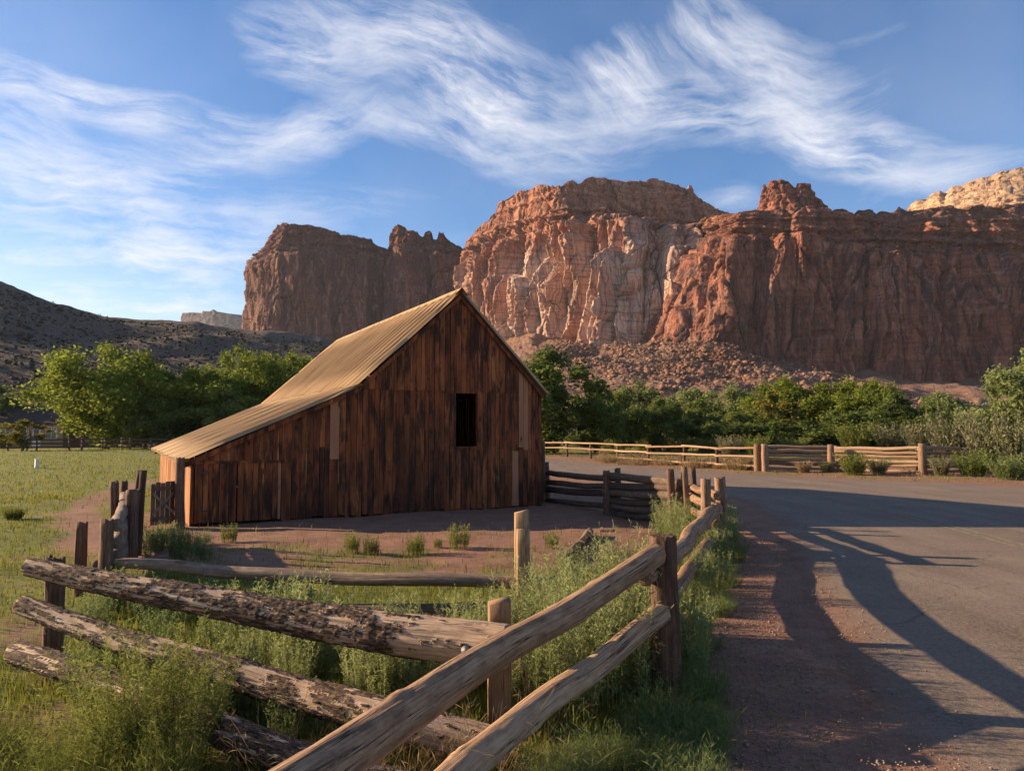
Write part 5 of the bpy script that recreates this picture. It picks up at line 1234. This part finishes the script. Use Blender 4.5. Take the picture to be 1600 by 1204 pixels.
def scatter(name, protos, spots, mat, label, cat, kind='stuff'):
    """one joined mesh of plants nobody could count; spots rows (x,y,scale,rot)"""
    VV = []; FF = []; TT = []; off = 0; rs = np.random.RandomState(len(spots))
    for (x, y, s, r) in spots:
        v, f, t = protos[rs.randint(len(protos))]; c, sn = math.cos(r), math.sin(r)
        w = np.stack([(v[:, 0] * c - v[:, 1] * sn) * s + x, (v[:, 0] * sn + v[:, 1] * c) * s + y, v[:, 2] * s * rs.uniform(.85, 1.15)], -1)
        w[:, 2] += gz1(x, y) - .01; VV.append(w); FF.append(f + off); off += len(v); TT.append(np.clip(t + rs.normal() * .12, 0, 1))
    if not VV: return
    o = mobj(name, np.vstack(VV), np.vstack(FF), mat, attrs={'tint': np.concatenate(TT)}, kind=kind); tag(o, label, cat); return o
BR = [brush_mesh(s, n=34, h=.62, leaves=30, llen=.05, lw=.0055, lean=.32, basew=.16) for s in (1, 2, 3)]
BRN = [brush_mesh(s, n=46, h=.66, leaves=46, llen=.045, lw=.0030, lean=.22, basew=.15) for s in (4, 5, 6)]
M_BRUSHY = m_leaf('sunny_brush_green', [(0, (0.060, 0.074, 0.026)), (0.5, (0.185, 0.210, 0.080)), (1, (0.40, 0.41, 0.18))], .5)
rs = np.random.RandomState(77)
def fill(poly, n, smin, smax, seed, keep=None):
    r = np.random.RandomState(seed); lo = poly.min(0); hi = poly.max(0); out = []
    while len(out) < n:
        x, y = lo + (hi - lo) * r.rand(2)
        if sdist(poly, np.array([x]), np.array([y]))[0] > 0 and (keep is None or keep(x, y)): out.append((x, y, r.uniform(smin, smax), r.rand() * 6.28))
    return out
def pw(pxs, Y0=None): return np.array([P(x, 900, Y)[:2] for x, Y in pxs])
# inside the triangle between the log fences
tri = pw([(330, 6.9), (600, 6.4), (760, 6.2), (1000, 6.4), (1010, 5.6), (820, 5.15), (600, 5.2), (420, 5.6)])
sp = fill(tri, 54, .45, 1.15, 3)
tri2 = pw([(850, 6.9), (1008, 7.0), (1018, 5.5), (900, 4.9), (850, 5.3)]); sp += fill(tri2, 34, .75, 1.4, 4)
sp += fill(pw([(760, 8.2), (960, 9.2), (1030, 8.0), (1030, 6.6), (800, 6.9)]), 11, .5, 1.1, 14)
scatter('rabbitbrush_thicket', BRN, sp, M_BRUSHY, 'feathery green brush filling the triangle between the log fences', 'brush')
# along the road fence
sp = fill(pw([(1048, 6.2), (1075, 6.4), (1110, 8), (1140, 11), (1148, 14), (1115, 16), (1090, 15.5), (1108, 11.5), (1070, 8)]), 34, .55, 1.15, 5) + fill(pw([(1052, 5.5), (1072, 6.4), (1082, 6.6), (1072, 5.4)]), 6, .8, 1.2, 25)
sp += fill(pw([(1042, 13.6), (1068, 14.5), (1100, 11.4), (1085, 9.6), (1050, 8.4), (1034, 10)]), 18, .8, 1.25, 6)
scatter('roadside_brush', BRN, sp, M_BRUSHY, 'green brush growing through the fence along the road edge', 'brush')
# dark grassy clumps under the near rail
GT = [brush_mesh(s, n=120, h=.42, leaves=6, llen=.10, lw=.0022, lean=.75, stemr=.0018, basew=.16) for s in (8, 9)]
sp = fill(pw([(850, 4.0), (1005, 4.9), (1085, 5.4), (1110, 5.2), (1112, 3.8), (1050, 3.2), (860, 3.2)]), 46, .4, .75, 7)
sp += fill(pw([(1050, 5.6), (1085, 7.6), (1130, 10.2), (1160, 12.5), (1150, 9), (1115, 6.2)]), 24, .3, .6, 8)
scatter('verge_grass', GT, sp, M_BRUSH, 'long shaded grass under the near rail at the gravel edge', 'grass')
# left foreground
FB = [brush_mesh(s, n=110, h=.95, leaves=46, llen=.05, lw=.0032, lean=.42, basew=.2, stemr=.0025) for s in (15, 16)]
sp = [(*P(235, 900, 4.25)[:2], .95, .3), (*P(180, 900, 4.1)[:2], .80, 1.3), (*P(300, 900, 4.35)[:2], .75, 2.3), (*P(120, 900, 3.8)[:2], .6, 2.9), (*P(270, 900, 3.9)[:2], .55, 4)]
scatter('tall_feathery_brush', FB, sp, M_BRUSHB, 'tall feathery bright green brush in the left foreground before the bark logs', 'brush')
sp = fill(pw([(-40, 4.6), (60, 4.3), (330, 3.6), (420, 3.4), (300, 2.6), (-300, 2.6)]), 44, .45, .85, 9)
scatter('foreground_grass', GT, sp, M_BRUSHB, 'soft green grass tufts along the bottom left', 'grass')
sp = fill(pw([(90, 5.7), (330, 5.4), (420, 5.0), (400, 4.55), (300, 4.6), (140, 5.0)]), 26, .5, .8, 10)
sp += fill(pw([(120, 8.4), (330, 8.2), (420, 7.2), (330, 6.2), (120, 6.2)]), 20, .5, .75, 11)
sp += fill(pw([(420, 5.1), (640, 4.6), (640, 4.25), (440, 4.3)]), 10, .4, .6, 13)
scatter('dark_brush', BR, sp, M_BRUSH, 'green brush behind the left ends of the bark logs', 'brush')
sp = fill(pw([(240, 13.6), (330, 12.6), (330, 11.0), (215, 10.6)]), 22, .45, .7, 12)
scatter('gate_weeds', BR, sp, M_BRUSH, 'leafy weeds growing in front of the plank gate', 'weeds')
# dry stalks tangled below the bark logs
sp = fill(pw([(420, 4.4), (700, 4.35), (860, 4.2), (850, 3.5), (560, 3.3), (400, 3.4)]), 20, .5, .95, 17) + fill(pw([(820, 5.6), (1000, 6.2), (1000, 5.2), (850, 4.6)]), 7, .7, 1.1, 18) + fill(pw([(90, 5.6), (300, 5.3), (300, 4.8), (120, 5.0)]), 8, .5, .9, 19)
DS = [brush_mesh(s, n=26, h=.55, leaves=4, llen=.09, lw=.0022, lean=1.1, stemr=.0022, basew=.2) for s in (31, 32)]
scatter('dry_stalks', DS, sp, M_DRY, 'dry tan stalks tangled among the green brush below the logs', 'grass')
# single weed clumps on the yard
WM = [fast_mesh('weed', *brush_mesh(s, n=64, h=.44, leaves=26, llen=.042, lw=.0045, lean=.22, basew=.14)[:2], M_BRUSHB) for s in (21, 22)]
for me_, s in zip(WM, (21, 22)):
    tt = brush_mesh(s, n=64, h=.44, leaves=26, llen=.042, lw=.0045, lean=.22, basew=.14)[2]; a = me_.attributes.new('tint', 'FLOAT', 'POINT'); a.data.foreach_set('value', tt.astype(np.float32))
for i, (px, py, s, lb) in enumerate(((550, 862, .95, 'leftmost of the weed clumps on the yard dirt'), (580, 864, .85, 'weed clump touching the leftmost one on the yard'), (650, 863, 1.0, 'weed clump in the middle of the yard dirt'), (684, 855, .5, 'tiny weed sprig between two clumps on the yard'), (717, 857, 1.15, 'tallest weed clump in the yard, nearest the barn shadow'), (862, 858, .8, 'weed clump right of the notched pale post'), (358, 848, .9, 'low dark weed clump near the barn doors'))):
    q = G(px, py); e = inst('weed_clump', WM[i % 2], None, (q[0], q[1], gz1(q[0], q[1])), (0, 0, i * 1.3), (s * .95, s * .95, s * .8)); tag(e, 'green ' + lb, 'weed', 'weed clumps on the yard')
DM = fast_mesh('dry_tuft', *brush_mesh(25, n=60, h=.55, leaves=24, llen=.05, lw=.006, lean=.5, basew=.1)[:2], M_DRY); tt = brush_mesh(25, n=60, h=.55, leaves=24, llen=.05, lw=.006, lean=.5, basew=.1)[2]
a = DM.attributes.new('tint', 'FLOAT', 'POINT'); a.data.foreach_set('value', tt.astype(np.float32))
q = P(826, 940, 6.9); tag(inst('dry_flower_tuft', DM, None, (q[0], q[1], 0), (0, 0, 1), (.9, .9, 1.0)), 'dry tan flower tuft in front of the notched pale post', 'plant')
# bushes across the road
def bush_proto(seed, mat, **kw):
    v, f, t = brush_mesh(seed, **kw); return fast_mesh('bush', v, f, mat, {'tint': t})
BK = dict(n=130, h=1.0, leaves=22, llen=.11, lw=.018, lean=.75, basew=.38, stemr=.008)
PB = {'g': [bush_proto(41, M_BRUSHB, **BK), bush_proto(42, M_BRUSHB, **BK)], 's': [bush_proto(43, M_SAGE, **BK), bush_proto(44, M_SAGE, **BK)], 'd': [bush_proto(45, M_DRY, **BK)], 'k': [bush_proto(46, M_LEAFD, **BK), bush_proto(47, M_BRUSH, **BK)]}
BUSH = [ # px, base py, width px, height px, kind, label
 (1335, 742, 62, 34, 'g', 'bright green bush in front of the log fence'), (1372, 741, 44, 24, 's', 'tan bush beside the bright green one at the log fence'),
 (1256, 738, 34, 18, 'd', 'brown tumbleweed bush at the foot of the log fence, left of the bright bush'), (1290, 738, 24, 18, 's', 'small grey bush between the brown and the bright green bush'),
 (1168, 734, 28, 20, 'd', 'orange-brown dry bush at the pole fence end'), (1140, 717, 44, 34, 's', 'reddish-grey bush behind the pole fence end'), (1182, 713, 50, 32, 'g', 'yellow-green round bush behind the post pair'),
 (1240, 712, 60, 26, 'g', 'low green bush behind the left log fence panel'), (1335, 712, 66, 48, 'g', 'tall yellow-green bush rising above the middle log fence post'), (1395, 712, 70, 36, 's', 'sage bush behind the right log fence panel'),
 (1440, 714, 60, 40, 's', 'sage bush just behind the last tall fence post'), (1490, 728, 84, 66, 's', 'large pale sage bush right of the log fence'), (1545, 738, 90, 70, 's', 'large sage bush near the right edge, taller of two'),
 (1592, 742, 84, 72, 's', 'pale sage bush cut by the right edge of the view'), (1520, 745, 70, 40, 'k', 'dark green bush at the road edge before the big sage'), (1580, 750, 80, 36, 'k', 'dark shaded bush at the road edge by the right side'),
 (1470, 744, 40, 24, 's', 'small sage bush at the foot of the last tall fence post'), (1300, 700, 70, 26, 's', 'grey-green bush in the gap behind the log fence'),
 (960, 703, 70, 20, 'g', 'low green hedge bush behind the pole fence, nearest the barn'), (1010, 704, 60, 20, 'g', 'low green bush behind the pole fence, second from the barn'), (1060, 706, 66, 22, 'g', 'low green bush behind the pole fence, third from the barn'), (1105, 708, 50, 22, 'g', 'low green bush behind the pole fence, fourth from the barn'),
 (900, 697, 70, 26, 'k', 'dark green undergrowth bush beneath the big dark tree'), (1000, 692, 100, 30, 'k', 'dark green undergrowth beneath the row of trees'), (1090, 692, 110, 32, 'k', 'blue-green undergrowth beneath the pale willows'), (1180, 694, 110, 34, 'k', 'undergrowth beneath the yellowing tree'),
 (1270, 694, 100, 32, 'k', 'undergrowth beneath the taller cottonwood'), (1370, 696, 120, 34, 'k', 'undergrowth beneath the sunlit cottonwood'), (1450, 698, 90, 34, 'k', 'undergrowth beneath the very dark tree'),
 (20, 812, 46, 22, 'g', 'yellow-green bush on the left lawn edge'), (6, 700, 40, 20, 'k', 'dark bush by the farmhouse wall'), (150, 697, 50, 14, 'k', 'low hedge under the broad cottonwood'), (215, 697, 70, 14, 'k', 'low hedge at the far lawn fence')]
for i, (px, py, wp, hp, kd, lb) in enumerate(BUSH):
    q = G(px, py); Y = q[1]; s = wp * Y / F / 1.75; hs = hp * Y / F / .95 * (1.25 if kd == 's' and px > 1380 else 1.0)
    pr = PB[kd]; e = inst('bush', pr[i % len(pr)], None, (q[0], q[1], gz1(q[0], q[1]) - .03), (0, 0, i * 1.7), (s, s, hs)); tag(e, lb, 'bush', 'bushes across the valley floor')

# grass blades: denser close by
def grass(name, n, rmin, rmax, hmin, hmax, wid, mat, label, seed, azr=(-1.05, .75), thr=.35, maxr=None):
    r = np.random.RandomState(seed); rad = rmin * (rmax / rmin) ** r.rand(n); az = r.uniform(azr[0], azr[1], n)
    x = rad * np.sin(az); y = rad * np.cos(az); g = green(x, y) + .18 * r.normal(size=n); k = (g > thr + .25 * r.rand(n)) & (sdist(ROAD, x, y) < -.05)
    k &= ~((sdist(np.array([(BARN['L'] + BARN['wd'] * a + BARN['bk'] * b)[:2] for a, b in ((-.05, -.05), (BARN['Wd'] + .05, -.05), (BARN['Wd'], BARN['K']), (0, BARN['K']))]), x, y)) > 0)
    x, y, rad = x[k], y[k], rad[k]; n = len(x); z = gz(x, y)
    hh = (hmin + (hmax - hmin) * r.rand(n) ** 1.6) * (.75 + .5 * np.clip(fbm(np.stack([x, y, 0 * x], -1) * .5, 2) + .5, 0, 1.4)); a = r.rand(n) * 6.283; w = wid * (1 + rad / 9.0)
    ln = hh * r.uniform(.1, .7, n); d = np.stack([np.cos(a), np.sin(a), 0 * a], -1); s = np.stack([-np.sin(a), np.cos(a), 0 * a], -1) * w[:, None]
    b = np.stack([x, y, z - .01], -1); m = b + d * (ln * .3)[:, None] + np.array([0, 0, 1]) * (hh * .6)[:, None]; t = b + d * ln[:, None] + np.array([0, 0, 1]) * hh[:, None]
    V = np.stack([b - s, b + s, m + s * .7, m - s * .7, t], 1).reshape(-1, 3); o = (np.arange(n) * 5)[:, None]
    F4 = o + np.array([[0, 1, 2, 3]]); F3 = o + np.array([[3, 2, 4]])
    ti = np.repeat(np.clip(.15 + .6 * r.rand(n) + .25 * (r.rand(n) > .93), 0, 1), 5)
    ob = mobj(name, V, [F4, F3], mat, attrs={'tint': ti}, kind='stuff'); tag(ob, label, 'grass')
grass('meadow_grass', 200000, 2.6, 26, .03, .14, .0026, M_GRASS, 'short green grass over the lawn and verges', 51)
grass('far_meadow_grass', 110000, 24, 110, .04, .13, .004, M_GRASS, 'green grass of the far lawn and meadow', 52)
# dry tan grass strip on the far verge
sp = [];  r_ = np.random.RandomState(6)
DG = [brush_mesh(61, n=50, h=.35, leaves=3, llen=.12, lw=.01, lean=.6, stemr=.009, basew=.3)]
for _ in range(120):
    px = r_.uniform(935, 1175); f = (px - 935) / 240; py = 720 + 12 * f + r_.uniform(-4, 4); q = G(px, py); sp.append((q[0], q[1], r_.uniform(.6, 1.5), r_.rand() * 6))
scatter('dry_verge_grass', DG, sp, M_DRY, 'dry tan grass along the far road verge', 'grass')
# gravel on the shoulder
def gravel(n, seed):
    r = np.random.RandomState(seed); rad = 2.6 * (14 / 2.6) ** r.rand(n); az = r.uniform(.15, .62, n); x = rad * np.sin(az); y = rad * np.cos(az)
    s = sdist(ROAD, x, y); k = (s < .25 + .3 * r.normal(size=n)) & (s > -2.2) & (green(x, y) < .5); x, y, rad = x[k], y[k], rad[k]; n = len(x)
    size = r.uniform(.003, .009, n) * (1 + rad / 14) + .012 * (r.rand(n) > .985)
    oc = np.array([(1, 0, 0), (0, 1, 0), (-1, 0, 0), (0, -1, 0), (0, 0, .7), (0, 0, -.5)]); V = oc[None] * r.uniform(.6, 1.3, (n, 6, 1)) * size[:, None, None]
    a = r.rand(n) * 6.28; c, sn = np.cos(a)[:, None], np.sin(a)[:, None]; V = np.stack([V[..., 0] * c - V[..., 1] * sn, V[..., 0] * sn + V[..., 1] * c, V[..., 2]], -1)
    V += np.stack([x, y, np.maximum(gz(x, y), np.where(sdist(ROAD, x, y) > 0, .012, -1)) + size * .2], -1)[:, None]
    fc = np.array([(0, 1, 4), (1, 2, 4), (2, 3, 4), (3, 0, 4), (1, 0, 5), (2, 1, 5), (3, 2, 5), (0, 3, 5)]); f = (fc[None] + (np.arange(n) * 6)[:, None, None]).reshape(-1, 3)
    m, t = newmat('red_gravel'); nz = t.noise(posn(t), 60.0, 3, .6); finish(t, t.ramp(nz, [(0.3, (0.12, 0.07, 0.05)), (0.5, (0.22, 0.14, 0.10)), (0.7, (0.34, 0.25, 0.19))]), .9)
    o = mobj('gravel', V.reshape(-1, 3), f, m, kind='stuff'); tag(o, 'fine reddish gravel on the road shoulder', 'gravel')
gravel(26000, 71)
